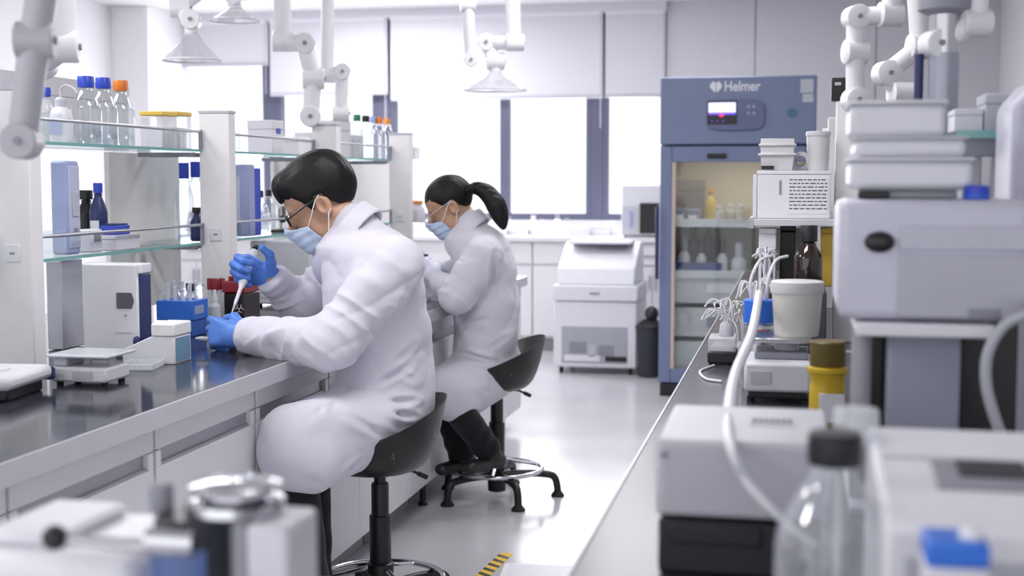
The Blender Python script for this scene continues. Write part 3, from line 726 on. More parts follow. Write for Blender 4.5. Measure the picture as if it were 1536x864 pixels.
def stool(label, loc, back, legrot, zs):
    """loc on the floor; back = heading of the raised rim"""
    t = thing('lab_stool', label, 'stool', loc, 0, 'black lab stools in the aisle')
    R_ = .212; nr, nt_ = 14, 48; m = M(); top, bot = [], []
    hgt = lambda q: .012+.180*max(0, (1+math.cos(q))/2)**1.05
    for i in range(nr+1):
        r = i/nr; ta, ba_ = [], []
        for k in range(nt_):
            q = 2*PI*k/nt_; x = R_*r*math.cos(q)*1.02; y = R_*r*math.sin(q)*1.18; hh = hgt(q)
            ta.append((x, y, zs+.048+.006*(1-r*r)+hh*r**2.4)); ba_.append((x*(.97-.10*(1-r)), y*.97, zs+(hh+.02)*r**6.5))
        top.append(ta); bot.append(ba_)
    mt = Matrix.Rotation(back, 4, 'Z')
    tv = [[m.b.verts.new(mt @ V(p)) for p in (ring if i else ring[:1])] for i, ring in enumerate(top)]
    bv = [[m.b.verts.new(mt @ V(p)) for p in (ring if i else ring[:1])] for i, ring in enumerate(bot)]
    for g, fl in ((tv, 0), (bv, 1)):
        for k in range(nt_):
            k2 = (k+1) % nt_; m.b.faces.new((g[0][0], g[1][k], g[1][k2]))
            for i in range(1, nr): m.b.faces.new((g[i][k], g[i+1][k], g[i+1][k2], g[i][k2]))
    for k in range(nt_): m.b.faces.new((tv[nr][k], bv[nr][k], bv[nr][(k+1) % nt_], tv[nr][(k+1) % nt_]))
    so = m.build('seat', SEATM, t, .008)
    M().lathe([(.07, zs-.012), (.075, zs-.004), (.075, zs+.012)], (0, 0, 0), 20).build('mounting_plate', BLACK, so)
    col = M().lathe([(.019, .36), (.019, zs)], (0, 0, 0), 18).build('gas_piston', BLACK, t)
    M().lathe([(.031, .10), (.0345, .105), (.0345, zs-.155), (.0345, zs-.15), (.028, zs-.148), (.028, zs-.052), (.026, zs-.045)], (0, 0, 0), 22).build('column', BLACK, t)
    lv = M().tube([mt @ V(p) for p in ((.02, .03, zs-.012), (.10, .05, zs-.018), (.135, .055, zs-.035))], .0055, 8).tube([mt @ V(p) for p in ((.125, .054, zs-.030), (.155, .058, zs-.045))], .009, 8)
    lv.build('height_lever', BLACK, t)
    rg = M()
    rg.tube([(.20*math.cos(2*PI*k/40), .20*math.sin(2*PI*k/40), .128) for k in range(41)], .010, 10, False)
    ro = rg.build('foot_ring', CHROME, t)
    for k in range(3):
        q = legrot+2*PI*k/3+.4
        M().tube([(.03*math.cos(q), .03*math.sin(q), .170), (.10*math.cos(q), .10*math.sin(q), .150), (.195*math.cos(q), .195*math.sin(q), .129)], .008, 8).build('spoke', CHROME, ro)
    M().lathe([(.038, .145), (.042, .150), (.042, .180), (.034, .185)], (0, 0, 0), 20).build('ring_clamp', BLACK, ro)
    M().lathe([(.026, .025), (.04, .03), (.042, .115), (.034, .12)], (0, 0, 0), 20).build('hub', BLACK, t)
    for k in range(5):
        q = legrot+2*PI*k/5; c_, s_ = math.cos(q), math.sin(q)
        pts = spline([(.03, 0, .100), (.14, 0, .104), (.225, 0, .099), (.256, 0, .084), (.267, 0, .050), (.27, 0, .02)], 4)
        lo_ = M().tube([(p.x*c_, p.x*s_, p.z) for p in pts], .0165, 10).build('leg', BLACK, t)
        M().lathe([(.030, 0), (.030, .008), (.022, .016), (.015, .026)], (.27*c_, .27*s_, 0), 16).build('glide', BLACKR, lo_)
    return t
stool('black stool with a raised scuffed back under the man holding the pipette', (-1.283, 4.0, 0), math.atan2(.34, .94), .9, .485)
stool('black stool with chrome foot ring under the ponytailed person', (-1.28, 5.68, 0), math.atan2(.28, .96), .25, .485)
# ================================================================== SMALL LABWARE BUILDERS
LIQ = glass('clear_liquid', (.93, .95, .97), .3)
def reagent_bottle(label, loc, h, dia, capm, group=None, body=None, liquid=0, neck=.36, sticker=None, name='reagent_bottle', cat='bottle', capw=.5, caph=None):
    r = dia/2; t = thing(name, label, cat, loc, 0, group); ch = caph or min(.03, h*.14); sh = h-ch
    nr = r*neck
    prof = [(r*.9, 0), (r, .008), (r, sh*.62), (r*.93, sh*.70), (nr*1.25, sh*.90), (nr, sh*.94), (nr, sh)]
    M().lathe([(r*.85, .001)]+prof, (0, 0, 0), 28, cap=True).build('bottle_body', body or GLASS, t)
    c_ = M().lathe([(r*capw*.97, sh-ch*.15), (r*capw, sh), (r*capw, h-.003), (r*capw*.92, h)], (0, 0, 0), 24)
    co = c_.build('cap', capm, t)
    M().lathe([(nr*1.02, sh-ch*.45), (nr*1.3, sh-ch*.42), (nr*1.3, sh-ch*.25), (nr*1.02, sh-ch*.22)], (0, 0, 0), 20).build('pouring_ring', body or GLASS, t)
    if liquid: M().lathe([(r*.90, .006), (r*.95, .010), (r*.95, sh*liquid)], (0, 0, 0), 24).build('liquid', LIQ, t)
    if sticker:
        q0 = math.radians(-95)
        m = M(); a = [(r*1.004*math.cos(q0+k*.16-.5), r*1.004*math.sin(q0+k*.16-.5)) for k in range(8)]
        vs0 = [m.b.verts.new((x, y, sh*.18)) for x, y in a]; vs1 = [m.b.verts.new((x, y, sh*.5)) for x, y in a]
        for k in range(7): m.b.faces.new((vs0[k], vs0[k+1], vs1[k+1], vs1[k]))
        m.build('paper_label', sticker, t)
    return t
def carton(label, loc, w, d, h, m=None, lid=None, rz=0, name='carton', cat='box', group=None, sticker=None, lidh=.28, side='-y'):
    t = thing(name, label, cat, loc, rz, group); m = m or WHITE2
    M().cb((0, 0, 0), w, d, h*(1-lidh)).build('body', m, t, min(.004, h*.05))
    M().cb((0, 0, h*(1-lidh)), w*1.02, d*1.02, h*lidh).build('lid', lid or m, t, min(.004, h*.05))
    if sticker:
        if side == '-y': M().box(-w*.33, w*.33, -d/2-.0012, -d/2+.001, h*.15, h*.55).build('paper_label', sticker, t)
        else: M().box(w/2-.001, w/2+.0012, -d*.33, d*.33, h*.15, h*.55).build('paper_label', sticker, t)
    return t
# ================================================================== ON THE LEFT RACK
G_ = 'capped glass bottles on the top glass shelf'
for px, top, cm, lab, dia in ((131, 115, BLUECAP, 'clear glass bottle with blue cap, left of two on the top shelf', .098), (157, 117, BLUECAP, 'clear glass bottle with blue cap standing next to the orange-capped bottle', .092), (183, 121, ORANGE, 'clear glass bottle with the large orange cap on the top shelf', .092)):
    p = onX(px, -2.33, ZU); h = at(px, top, X=-2.33).z-ZU
    reagent_bottle(lab, p, h, dia, cm, G_, capw=.55, neck=.42, liquid=.4, caph=.032)
p = onX(70, -2.40, ZU); reagent_bottle('small bottle with blue cap at the left end of the top shelf', p, .185, .06, BLUECAP, G_, capw=.6, body=PLASTC)
p = onX(93, -2.32, ZU)
t = thing('wash_bottle', 'white squeeze wash bottle left of the blue-capped bottles', 'bottle', p)
M().lathe([(.034, 0), (.037, .006), (.037, .085), (.030, .11), (.015, .122)], (0, 0, 0), 24).build('bottle_body', WHITE2, t)
M().lathe([(.019, .118), (.019, .142), (.012, .15)], (0, 0, 0), 20).build('cap', GREYW, t)
M().tube(spline([(0, 0, .148), (0, 0, .175), (.02, -.004, .188), (.05, -.01, .178), (.07, -.014, .16)], 5), .0035, 8).build('spout', GREYW, t)
M().box(-.022, .022, -.0385, -.0365, .03, .075).build('paper_label', LAV, t)
p = onX(150, -2.62, ZU)
t = carton('large pale carton at the back of the top shelf behind the capped bottles', (-2.62, 4.35, ZU), .17, .85, .245, mat('pale_carton', (212, 212, 217), .7), None, 0)
for px, lab in ((239, 'yellow-lidded clear box, left of the pair on the top shelf'), (262, 'yellow-lidded clear box, right of the pair nearest the white post')):
    p = onX(px, -2.32, ZU); t = thing('sample_box', lab, 'box', p, 0, 'yellow-lidded boxes'); hh = at(px, 168, X=-2.32).z-ZU
    M().cb((0, 0, 0), .09, .115, hh-.016).build('body', PLASTC, t, .004); M().cb((0, 0, hh-.016), .093, .118, .016).build('lid', YELLOW, t, .003)
    for k in range(3): M().cb((0, -.035+.035*k, .004), .06, .018, hh*.55).build('insert', WHITE2, t, .002)
# middle shelf
x0, x1, y0, y1 = corner(78, 104, 122, ZL, None, -2.235)
t = thing('instrument_case', 'tall lavender instrument case standing on the middle glass shelf', 'instrument', (x1, y0, ZL)); w_, d_ = x1-x0, y1-y0
M().box(-w_, 0, 0, d_, 0, .295).build('body', LAV, t, .008); M().box(-.006, .004, d_*.08, d_*.92, .02, .28).build('side_panel', mat('light_lavender', (190, 196, 220), .4), t, .003)
M().box(.003, .008, d_*.25, d_*.75, .12, .2).build('door_panel', GREYW, t, .002); M().box(.003, .010, d_*.4, d_*.6, .06, .085).build('latch', GREY, t, .002)
p = onX(134, -2.26, ZL); t = thing('timer_block', 'small white block at the foot of the lavender case', 'instrument', p); M().cb((0, 0, 0), .06, .07, .075).build('body', WHITE2, t, .006); M().box(.03, .032, -.02, .02, .035, .06).build('display', GREY, t)
p = onX(131, -2.40, ZL); reagent_bottle('tall black bottle beside the lavender case', p, .20, .075, BLACK, None, BLACK, capw=.6)
p = onX(149, -2.33, ZL); t = reagent_bottle('navy bottle with a blue cap between the lavender case and the board', p, .225, .062, BLUECAP, None, NAVY, capw=.5, sticker=PAPER)
p = onX(173, -2.27, ZL); carton('flat white carton under the small blue tube rack', p, .10, .16, .05, WHITE2)
t = thing('tube_rack', 'small blue tube rack on a flat white carton, middle shelf', 'rack', p+V((0, 0, .05)))
M().cb((0, 0, 0), .06, .10, .032).build('body', BLUECAP, t, .003); M().cb((0, 0, .032), .05, .09, .006).build('tray_top', NAVY, t, .002)
for px, lab, dz in ((278, 'blue-capped clear bottle on the middle shelf, beside the board', 0), (295, 'blue-capped clear bottle on the middle shelf, touching the white post', .004)):
    p = onX(px, -2.36, ZL); reagent_bottle(lab, p, at(px, 244, X=-2.36).z-ZL+dz, .075, BLUECAP, 'blue-capped bottles on the middle shelf', capw=.52, neck=.45, caph=.055, liquid=.3)
p = onX(296, -2.26, ZL); t = reagent_bottle('navy squat bottle with black stopper beside the white post', p, .13, .05, BLACK, None, NAVY, capw=.7)
# bay beyond the second post
x0, x1, y0, y1 = corner(340, 374, 394, ZL, None, -2.235)
t = thing('instrument_case', 'lavender case on the middle shelf right of the white post', 'instrument', (x1, y0, ZL)); w_, d_ = x1-x0, y1-y0
M().box(-w_, 0, 0, d_*.5, 0, .30).build('body', LAV, t, .008); M().box(-w_*.72, -w_*.36, -.004, .002, .05, .25).build('door_panel', mat('light_lavender', (190, 196, 220), .4), t, .003)
M().box(-w_, -.004, d_*.505, d_, 0, .285).build('side_panel', BLUECAP, t, .004)
for px, lab, dx in ((391, 'black-capped clear bottle next to the far lavender case', -2.27), (404, 'second black-capped clear bottle right of the far lavender case', -2.38)):
    p = onX(px, dx, ZL); reagent_bottle(lab, p, .19, .07, BLACK, None, None, capw=.4, liquid=.5, sticker=PAPER)
p = onX(424, -2.27, ZL); t = thing('magnifier', 'small black benchtop magnifier on the far middle shelf', 'instrument', p)
M().cb((0, 0, 0), .08, .10, .014).build('base', BLACK, t, .004); M().tube([(-.02, .03, .012), (-.02, .03, .11)], .007, 10).build('pillar', STEEL, t); M().tube([(-.02, .05, .10), (.02, -.05, .06)], .018, 14).build('tube', BLACK, t)
p = onX(399, -2.33, ZU); t = carton('white carton with blue mark on the top shelf beyond the post', p, .12, .13, .15, WHITE2); M().box(.0605, .062, -.025, .025, .09, .115).build('printed_mark', BLUECAP, t)
for px, hh, w_, lab in ((440, .09, .12, 'low white carton on the far top shelf above the man'), (468, .12, .12, 'taller white carton on the far top shelf above the man')):
    p = onX(px, -2.36, ZU); carton(lab, p, w_, .16, hh, WHITE)
for px, hh, lab, Y_ in ((500, .20, 'stacked pale carton behind the man\'s head on the top shelf', 0), (520, .13, 'pale carton left of the far capped bottles', 0)):
    p = onX(px, -2.42, ZU); carton(lab, p, .14, .17, hh, mat('pale_carton', (212, 212, 217), .7))
caps = [(536, GREEN, 'green'), (549, BLACK, 'black'), (559, LAV, 'lavender'), (569, ORANGE, 'orange'), (581, mat('amber_cap', (230, 150, 60), .4), 'amber')]
for i, (px, cm, nm) in enumerate(caps):
    p = onX(px, -2.34+.03*(i % 2), ZU); h = at(px, 172+i*1.5, X=p.x).z-ZU
    reagent_bottle('clear bottle with %s cap in the far row above the ponytailed person' % nm, p, h, .078, cm, 'far row of five capped bottles', capw=.52, neck=.45)
for px, hh, lab in ((600, .085, 'low white carton at the window end of the top shelf'), (617, .07, 'last small white box on the top shelf, by the window')):
    p = V((atX(px, 7.25, ZU), 7.25, ZU)); carton(lab, p, .07, .12, hh, WHITE)
for px, cm, lab, X_ in ((622, ORANGE, 'orange-capped bottle on the middle shelf by the ponytailed person', -2.25), (611, BLACK, 'black-capped bottle on the middle shelf near the window end', -2.30), (633, mat('amber_cap', (230, 150, 60), .4), 'amber-capped bottle at the window end of the middle shelf', -2.32)):
    p = V((atX(px, 7.25, ZL), 7.25+.05*(px % 3-1), ZL)); reagent_bottle(lab, p, .12, .065, cm, None, WHITE2, capw=.62)
# ================================================================== ON THE LEFT WORKTOP
def bench(px, py): return at(px, py, Z=HB)
# white cycler with dark window
x0, x1, y0, y1 = corner(125, 214, 229, HB, 536)
t = thing('thermal_cycler', 'upright white instrument with a small dark window and navy edge', 'instrument', (x1, y0, HB)); w_, d_ = x1-x0, y1-y0
Hc = at(214, 396, Y=y0).z-HB
M().box(-w_, -.01, 0, d_, .008, Hc).build('housing', WHITE, t, .007)
M().box(-.012, .002, .004, d_-.002, .03, Hc-.03).build('navy_edge', NAVY, t, .005); M().box(-.012, .003, -.002, d_, Hc-.03, Hc).build('top_corner', WHITE, t, .004)
w0, w1 = atX(175, y0, 1.05)-x1, atX(201, y0, 1.05)-x1; z0, z1 = at(188, 463, Y=y0).z-HB, at(188, 439, Y=y0).z-HB
M().prism([(w0, z0), (w1-.008, z0), (w1, (z0+z1)/2), (w1-.008, z1), (w0, z1)], -.003, .002, 'y').build('window', mat('smoked_window', (92, 92, 100), .15), t, .001)
M().ball((-.016, -.004, .05), (.012, .010, .016)).build('knob', NAVY, t)
M().box(w0-.01, -.03, -.0012, .0005, z0-.075, z0-.072).build('seam', GREYW, t)
M().ball(((w0+w1)/2, -.001, z0-.02), (.004, .003, .004), 10).build('button', GREY, t)
for x_ in (-w_+.03, -.04): M().lathe([(.012, 0), (.012, .012)], (x_, .02, 0), 12).build('foot', BLACKR, t)
# balance
a, b = bench(78, 572), bench(186, 574)
def scale_thing(label, c, rz, s=1):
    t = thing('lab_balance', label, 'balance', (c.x, c.y, HB), rz)
    M().box(-.10*s, .10*s, -.11*s, .11*s, .012, .058).build('body', WHITE2, t, .010)
    M().box(-.10*s, -.02, -.09*s, .09*s, .058, .078).build('rear_housing', WHITE2, t, .008)
    M().cb((.0, 0, .078), .17*s, .23*s, .010).build('pan_cover', mat('clear_cover', (214, 218, 224), .12), t, .004)
    M().box(.10*s, .103*s, -.06*s, .02*s, .022, .048).build('display', GREY, t, .002); M().box(.10*s, .103*s, .04*s, .08*s, .026, .044).build('keypad', GREYW, t, .002)
    M().tube([(.04, 0, .056), (.04, 0, .08)], .02, 16).build('pan_support', STEEL, t)
    for x_ in (-.08, .08):
        for y_ in (-.09, .09): M().lathe([(.010, 0), (.010, .014)], (x_*s, y_*s, 0), 12).build('foot', BLACKR, t)
    return t
x0, x1, y0, y1 = corner(76, 160, 196, HB, 581)
t = thing('lab_balance', 'white balance with a flat clear pan cover in front of the white instrument', 'balance', (x1, y0, HB)); w_, d_ = x1-x0, y1-y0
M().box(-w_, 0, 0, d_, .010, .050).build('body', WHITE2, t, .007); M().box(-w_+.005, -w_*.72, .004, d_-.01, .05, .075).build('rear_housing', GREYW, t, .005)
M().box(-w_-.004, .012, -.012, d_+.012, .076, .084).build('pan_cover', mat('clear_cover', (214, 218, 224), .12), t, .003)
for x_ in (-w_*.55, -w_*.12): M().tube([(x_, d_*.5, .048), (x_, d_*.5, .078)], .012, 14).build('pan_support', GREYW, t)
M().box(-w_*.6, -w_*.25, -.003, .001, .020, .040).build('display', GREYW, t, .001)
for x_ in (-w_*.9, -w_*.1):
    for y_ in (.02, d_-.02): M().lathe([(.009, 0), (.009, .012)], (x_, y_, 0), 12).build('foot', BLACKR, t)
a = bench(30, 592)
t = thing('vortex_mixer', 'low white device with a navy corner at the left edge of the worktop', 'instrument', (a.x-.06, a.y, HB), .1)
M().box(-.1, .1, -.14, .10, .028, .065).build('body', WHITE, t, .014); M().box(-.08, .085, -.12, .07, 0, .03).build('base', BLACK, t, .006); M().box(-.02, .095, .10, .125, .022, .055).build('navy_corner', NAVY, t, .006)
M().lathe([(.045, .062), (.045, .07), (.04, .072)], (0, -.03, 0), 24).build('platform', WHITE2, t)
# clear weighing tray
a = bench(212, 552); t = thing('weighing_tray', 'shallow clear tray on the worktop right of the balance', 'tray', (a.x, a.y, HB), .2)
M().box(-.05, .05, -.065, .065, 0, .004).build('base', PLASTC, t); m = M()
for x0, x1, y0, y1 in ((-.05, .05, -.065, -.062), (-.05, .05, .062, .065), (-.05, -.047, -.062, .062), (.047, .05, -.062, .062)): m.box(x0, x1, y0, y1, .003, .018)
m.build('rim', PLASTC, t)
# pipette tip box
x0, x1, y0, y1 = corner(184, 262, 287, HB, 547)
t = thing('tip_box', 'white lidded pipette tip box with teal end label', 'box', (x1, y0, HB)); w_, d_ = x1-x0, y1-y0
zl_ = at(262, 506, Y=y0).z-HB; zt_ = at(262, 486, Y=y0).z-HB
M().prism([(-w_, 0), (0, 0), (0, zl_), (-w_*.45, zl_), (-w_, zl_*.5)], 0, d_, 'y').build('body', WHITE2, t, .003); M().box(-w_*.44, .002, -.002, d_+.002, zl_+.001, zt_).build('lid', mat('frosted_white', (234, 234, 234), .5), t, .005)
M().box(-.001, .0015, d_*.08, d_*.92, .006, zl_-.004).build('end_label', mat('teal_label', (112, 150, 178), .5), t)
# blue rack of tubes
x0, x1, y0, y1 = corner(235, 289, 313, HB, 506)
t = thing('tube_rack', 'bright blue tube rack filled with small clear tubes', 'rack', (x1, y0, HB)); w_, d_ = x1-x0, y1-y0
hb_ = at(289, 452, Y=y0).z-HB
M().box(-w_, 0, 0, d_, hb_*.45, hb_).build('rack_body', BLUEP, t, .003); M().box(-w_*.42, -.004, .004, d_-.004, 0, hb_*.45).build('rack_base', mat('deep_blue_plastic', (46, 96, 190), .4), t, .003)
M().box(.0, .0012, d_*.15, d_*.7, hb_*.62, hb_*.85).build('printed_mark', LAV, t)
for i in range(5):
    for j in range(3):
        xv = x1-w_+.012+(w_-.024)*i/4; yv = y0+.012+(d_-.024)*j/2; ext = .012*((i*2+j) % 3)
        tb = tag(M().lathe([(.0055, hb_-.02), (.0065, hb_+.022+ext), (.007, hb_+.024+ext), (.007, hb_+.032+ext)], (xv, yv, HB), 10).build('microtube', PLASTC), 'small clear tube standing in the bright blue rack', 'tube', 'small tubes in the blue rack')
        M().lathe([(.0078, hb_+.0325+ext), (.0078, hb_+.036+ext), (.004, hb_+.038+ext)], (xv, yv, HB), 10).build('tube_cap', glass('pale_cap', (.8, .86, .95), .4, .2, .4) if (i+j) % 3 else LAV, tb)
# sharps bin
a = bench(345, 480); b = bench(384, 478); c = (a+b)/2
x0, x1, y0, y1 = corner(336, 366, 391, HB, 495)
t = thing('sharps_bin', 'black sharps bin with a dark red lid and pale hazard mark', 'bin', (x1, y0, HB)); w_, d_ = x1-x0, y1-y0; hb2 = at(366, 416, Y=y0).z-HB
M().box(-w_, 0, 0, d_, 0, hb2*.70).build('body', mat('black_bin', (30, 22, 24), .3), t, .006)
M().box(-w_-.005, .005, -.005, d_+.005, hb2*.70, hb2*.92).build('lid', RED, t, .006)
for k in range(4): M().box(-w_+.006+w_*.24*k, -w_+.006+w_*.24*k+w_*.15, d_*.2, d_*.6, hb2*.92, hb2).build('lid_tab', RED, t, .002)
mk = M()
for q in (90, 210, 330):
    cx_, cz_ = .009*math.cos(math.radians(q)), .009*math.sin(math.radians(q))
    mk.tube([(-w_*.22+cx_+.008*math.cos(u), -.001, hb2*.40+cz_+.008*math.sin(u)) for u in [math.radians(q+40+28*k) for k in range(11)]], .0016, 6)
mk.build('hazard_mark', mat('pale_print', (200, 190, 190), .6), t)['kind'] = 'stuff'
# dropper bottle, red capped tubes
a = bench(323, 497)
t = thing('dropper_bottle', 'translucent upright dropper bottle between the blue rack and sharps bin', 'bottle', (a.x, a.y, HB))
M().lathe([(.022, 0), (.024, .01), (.022, .09), (.012, .102), (.010, .108)], (0, 0, 0), 20).build('bottle_body', mat('frosted_plastic', (200, 202, 205), .5), t); M().lathe([(.011, .106), (.012, .11), (.006, .135), (.004, .15)], (0, 0, 0), 16).build('nozzle', WHITE2, t)
for k, (px, X_) in enumerate(((318, -.03), (326, -.06), (335, -.02), (331, -.10))):
    a = bench(px, 487); tt = thing('blood_tube', ['red-capped tube nearest the blue rack, left of the dropper bottle', 'red-capped tube directly behind the dropper bottle', 'red-capped tube closest to the sharps bin', 'red-capped tube between the dropper bottle and the sharps bin'][k], 'tube', (a.x, a.y+X_*.3, HB), 0, 'red-capped tubes')
    M().lathe([(.008, 0), (.0095, .005), (.0095, .135)], (0, 0, 0), 14).build('tube_body', PLASTC, tt); M().lathe([(.0115, .133), (.012, .135), (.012, .172), (.010, .175)], (0, 0, 0), 16).build('cap', RED, tt)
p = V((-2.13, atY(287, -2.13, .95), HB)); reagent_bottle('white bottle with black stopper under the middle shelf', p, .17, .075, BLACK, None, WHITE2, capw=.5)
p = V((-2.30, atY(262, -2.30, .95), HB)); reagent_bottle('clear bottle in the shade under the middle shelf, left of the stopper bottle', p, .15, .07, GREYW, None, None, capw=.4)
# papers
for i, (px, py, rz, lab) in enumerate(((418, 497, .15, 'white paper sheet with printed lines in front of the sharps bin'), (426, 487, -.3, 'second paper sheet partly under the man\'s raised arm'))):
    a = bench(px, py); t = thing('paper_sheet', lab, 'paper', (a.x-.02, a.y+.03+.02*i, HB+.0008+.0012*(1-i)), rz)
    M().box(-.105, .105, -.13, .13, 0, .0008).build('sheet', PAPER, t)
    m = M()
    for k in range(5): m.box(-.07, .06-.01*(k % 3), -.09+.035*k, -.087+.035*k, .0008, .0011)
    m.build('printed_lines', mat('blue_print', (120, 130, 190), .8), t)['kind'] = 'stuff'
# instrument behind the man
x0, x1, y0, y1 = corner(376, 463, 492, HB, None, -2.02)
t = thing('microplate_reader', 'pale boxy instrument with a small dark window behind the man\'s mask', 'instrument', (x1, y0, HB)); w_, d_ = x1-x0, y1-y0
hh = at(463, 362, Y=y0).z-HB
M().box(-w_, -.003, 0, d_, .01, hh).build('housing', mat('cool_grey_enamel', (214, 215, 222), .4), t, .008); M().box(-.004, .004, .002, d_-.002, .012, hh-.003).build('control_panel', WHITE, t, .003)
M().box(.003, .006, d_*.22, d_*.82, hh*.60, hh*.80).build('window', mat('smoked_window', (92, 92, 100), .15), t, .001)
M().box(-w_*.9, -.02, -.0012, .001, hh*.12, hh*.15).build('seam', GREYW, t)
for x_ in (-w_+.03, -.03): M().lathe([(.012, 0), (.012, .014)], (x_, .03, 0), 12).build('foot', BLACKR, t)
# things in front of the woman
a = at(640, 392, Y=5.72)
t = thing('ampoule_holder', 'small blue holder in the hands of the ponytailed person', 'holder', at(639, 391, Y=5.74))
M().cb((0, 0, -.016), .035, .04, .03).build('body', BLUEP, t, .003); M().lathe([(.010, .014), (.010, .03)], (0, 0, 0), 14).build('knob', NAVY, t)
for px, X_, lab in ((600, -1.95, 'white box on the worktop between the two seated people'), (625, -1.9, 'pale box on the worktop in front of the ponytailed person'), (585, -2.0, 'white box near the post behind the man\'s back')):
    p = V((X_, atY(px, X_, .95), HB)); carton(lab, p, .12, .16, .11, WHITE2)
# microtube in the man's near hand; pipette in the other
a = at(306, 508, Y=3.91)
t = thing('microtube', 'small pale tube held in the man\'s near gloved hand', 'tube', a)
mt_ = Matrix.Rotation(PI/2, 4, 'Y') @ Matrix.Rotation(.1, 4, 'X')
M().lathe([(.003, -.03), (.007, -.012), (.0075, .022)], (0, 0, 0), 12, mt_).build('tube_body', mat('frosted_plastic', (200, 202, 205), .5), t); M().lathe([(.009, .022), (.009, .027)], (0, 0, 0), 12, mt_).build('tube_cap', LAV, t)
pt0, pt1 = at(346, 474, Y=3.96), at(384, 369, Y=4.15)
axp = (pt1-pt0).normalized(); L = (pt1-pt0).length
Rz = axp.to_track_quat('Z', 'Y').to_matrix().to_4x4()
t = thing('pipette', 'pale grey single-channel pipette held in the man\'s raised gloved hand', 'pipette', pt0)
M().lathe([(.0008, 0), (.0022, .02), (.0042, .055)], (0, 0, 0), 14, Rz).build('tip', mat('frosted_plastic', (200, 202, 205), .5), t)
M().lathe([(.0046, .045), (.0058, .06), (.0066, L*.38), (.0125, L*.45)], (0, 0, 0), 18, Rz).build('shaft', WHITE2, t)
M().lathe([(.0125, L*.44), (.0150, L*.48), (.0145, L*.70), (.0135, L*.90), (.011, L*.93)], (0, 0, 0), 20, Rz).build('handle', mat('pipette_handle', (206, 208, 216), .35), t)
M().lathe([(.0045, L*.92), (.0045, L*.97), (.0095, L*.97), (.0095, L*1.0), (.006, L*1.01)], (0, 0, 0), 16, Rz).build('plunger', mat('dark_green_button', (40, 62, 52), .4), t)
# ================================================================== CEILING EXTRACTION ARMS
ARMW = mat('arm_white', (226, 226, 230), .35)
HOODG = glass('clear_hood', (.955, .96, .97), .9, .05, .12)
def extraction_arm(label, pts, r=.04, hood=None, m=None, knobs=True, joint=1.22, drop=True):
    """pts: joints from the ceiling down"""
    m = m or ARMW; pts = [V(p) for p in pts]
    top = V((pts[0].x, pts[0].y, CEIL)); o = thing('extraction_arm', label, 'extraction arm', top, 0, 'extraction arms under the ceiling')
    L_ = [p-top for p in pts]
    if drop:
        M().tube([(0, 0, 0), L_[0]], r*1.15, 20).build('drop_pipe', m, o)
        M().lathe([(r*2.2, 0), (r*2.2, -.02), (r*1.3, -.035)], (0, 0, 0), 24).build('ceiling_flange', m, o)
    for i in range(len(L_)-1):
        M().tube([L_[i], L_[i+1]], r, 20).build('tube_section', m, o)
    for i, p in enumerate(L_):
        d = (L_[min(i+1, len(L_)-1)]-L_[max(i-1, 0)]); ax = d.cross(V((.2, .98, 0)))
        ax = V((d.y, -d.x, 0)) if V((d.x, d.y, 0)).length > .02 else V((1, 0, 0)); ax = V((.9, .35, 0)).normalized() if i % 2 else V((.3, -.95, 0)).normalized()
        j = M().tube([p-ax*r*1.25, p-ax*r*1.15, p+ax*r*1.15, p+ax*r*1.25], [r*1.1, r*joint, r*joint, r*1.1], 20).build('joint', m, o)
        if knobs:
            M().tube([p+ax*r*1.25, p+ax*r*1.45], r*.26, 12).build('knob', GREY, j)
    if hood:
        e = L_[-1]; hr, hh = hood
        M().tube([e, e-V((0, 0, .06))], r*.85, 18).build('hood_neck', m, o)
        prof = [(r*.8, -.05), (r*1.5, -.05-hh*.35), (hr*.8, -.05-hh*.75), (hr, -.05-hh)]
        h_ = M().lathe(prof, e, 32, None, False).build('hood', HOODG, o)
        M().lathe([(hr, -.05-hh-.004), (hr+.004, -.05-hh-.002), (hr+.004, -.05-hh+.003), (hr, -.05-hh+.004)], e, 32, None, False).build('hood_rim', WHITE, h_)
    return o
GARM = mat('arm_grey', (176, 176, 184), .35)
extraction_arm('near blurred grey extraction arm at the upper left edge', [at(70, -60, Y=2.1), at(52, 60, Y=2.1), at(33, 212, Y=2.1)], .026, None, GARM)
extraction_arm('white extraction arm behind the grey one at upper left', [at(95, -40, Y=3.0), at(93, 70, Y=3.0), at(60, 95, Y=3.1)], .032)
extraction_arm('extraction arm with a clear cone hood over the left windows', [at(320, -30, Y=5.2), at(270, 12, Y=5.0), at(287, 30, Y=5.0)], .032, (.115, .11))
extraction_arm('extraction arm with a wide white head at the top edge, left', [at(392, -60, Y=5.6), at(392, -20, Y=5.6), at(352, -6, Y=5.5)], .035, (.11, .055))
extraction_arm('tall folded extraction arm above the seated man', [at(422, -40, Y=5.9), at(425, 62, Y=5.9), at(458, 66, Y=5.9), at(470, 118, Y=5.9), at(466, 175, Y=5.9)], .040)
extraction_arm('extraction arm with a level crosspiece above the man\'s head', [at(492, -40, Y=6.3), at(490, 112, Y=6.3), at(514, 108, Y=6.3), at(511, 170, Y=6.3)], .033)
extraction_arm('U-shaped extraction arm with a clear cone hood near mid frame', [at(768, -40, Y=6.9), at(772, 64, Y=6.9), at(728, 64, Y=6.9), at(743, 92, Y=6.9)], .038, (.165, .10))
extraction_arm('slim upright extraction arm left of the U-shaped arm', [at(702, -40, Y=6.6), at(702, 8, Y=6.6), at(706, 90, Y=6.6)], .030)
extraction_arm('white extraction arm at upper right before the steel column', [at(1345, -60, Y=3.3), at(1335, 22, Y=3.3), at(1284, 26, Y=3.3), at(1283, 78, Y=3.3), at(1283, 150, Y=3.3)], .022, None, ARMW, True, 1.3)
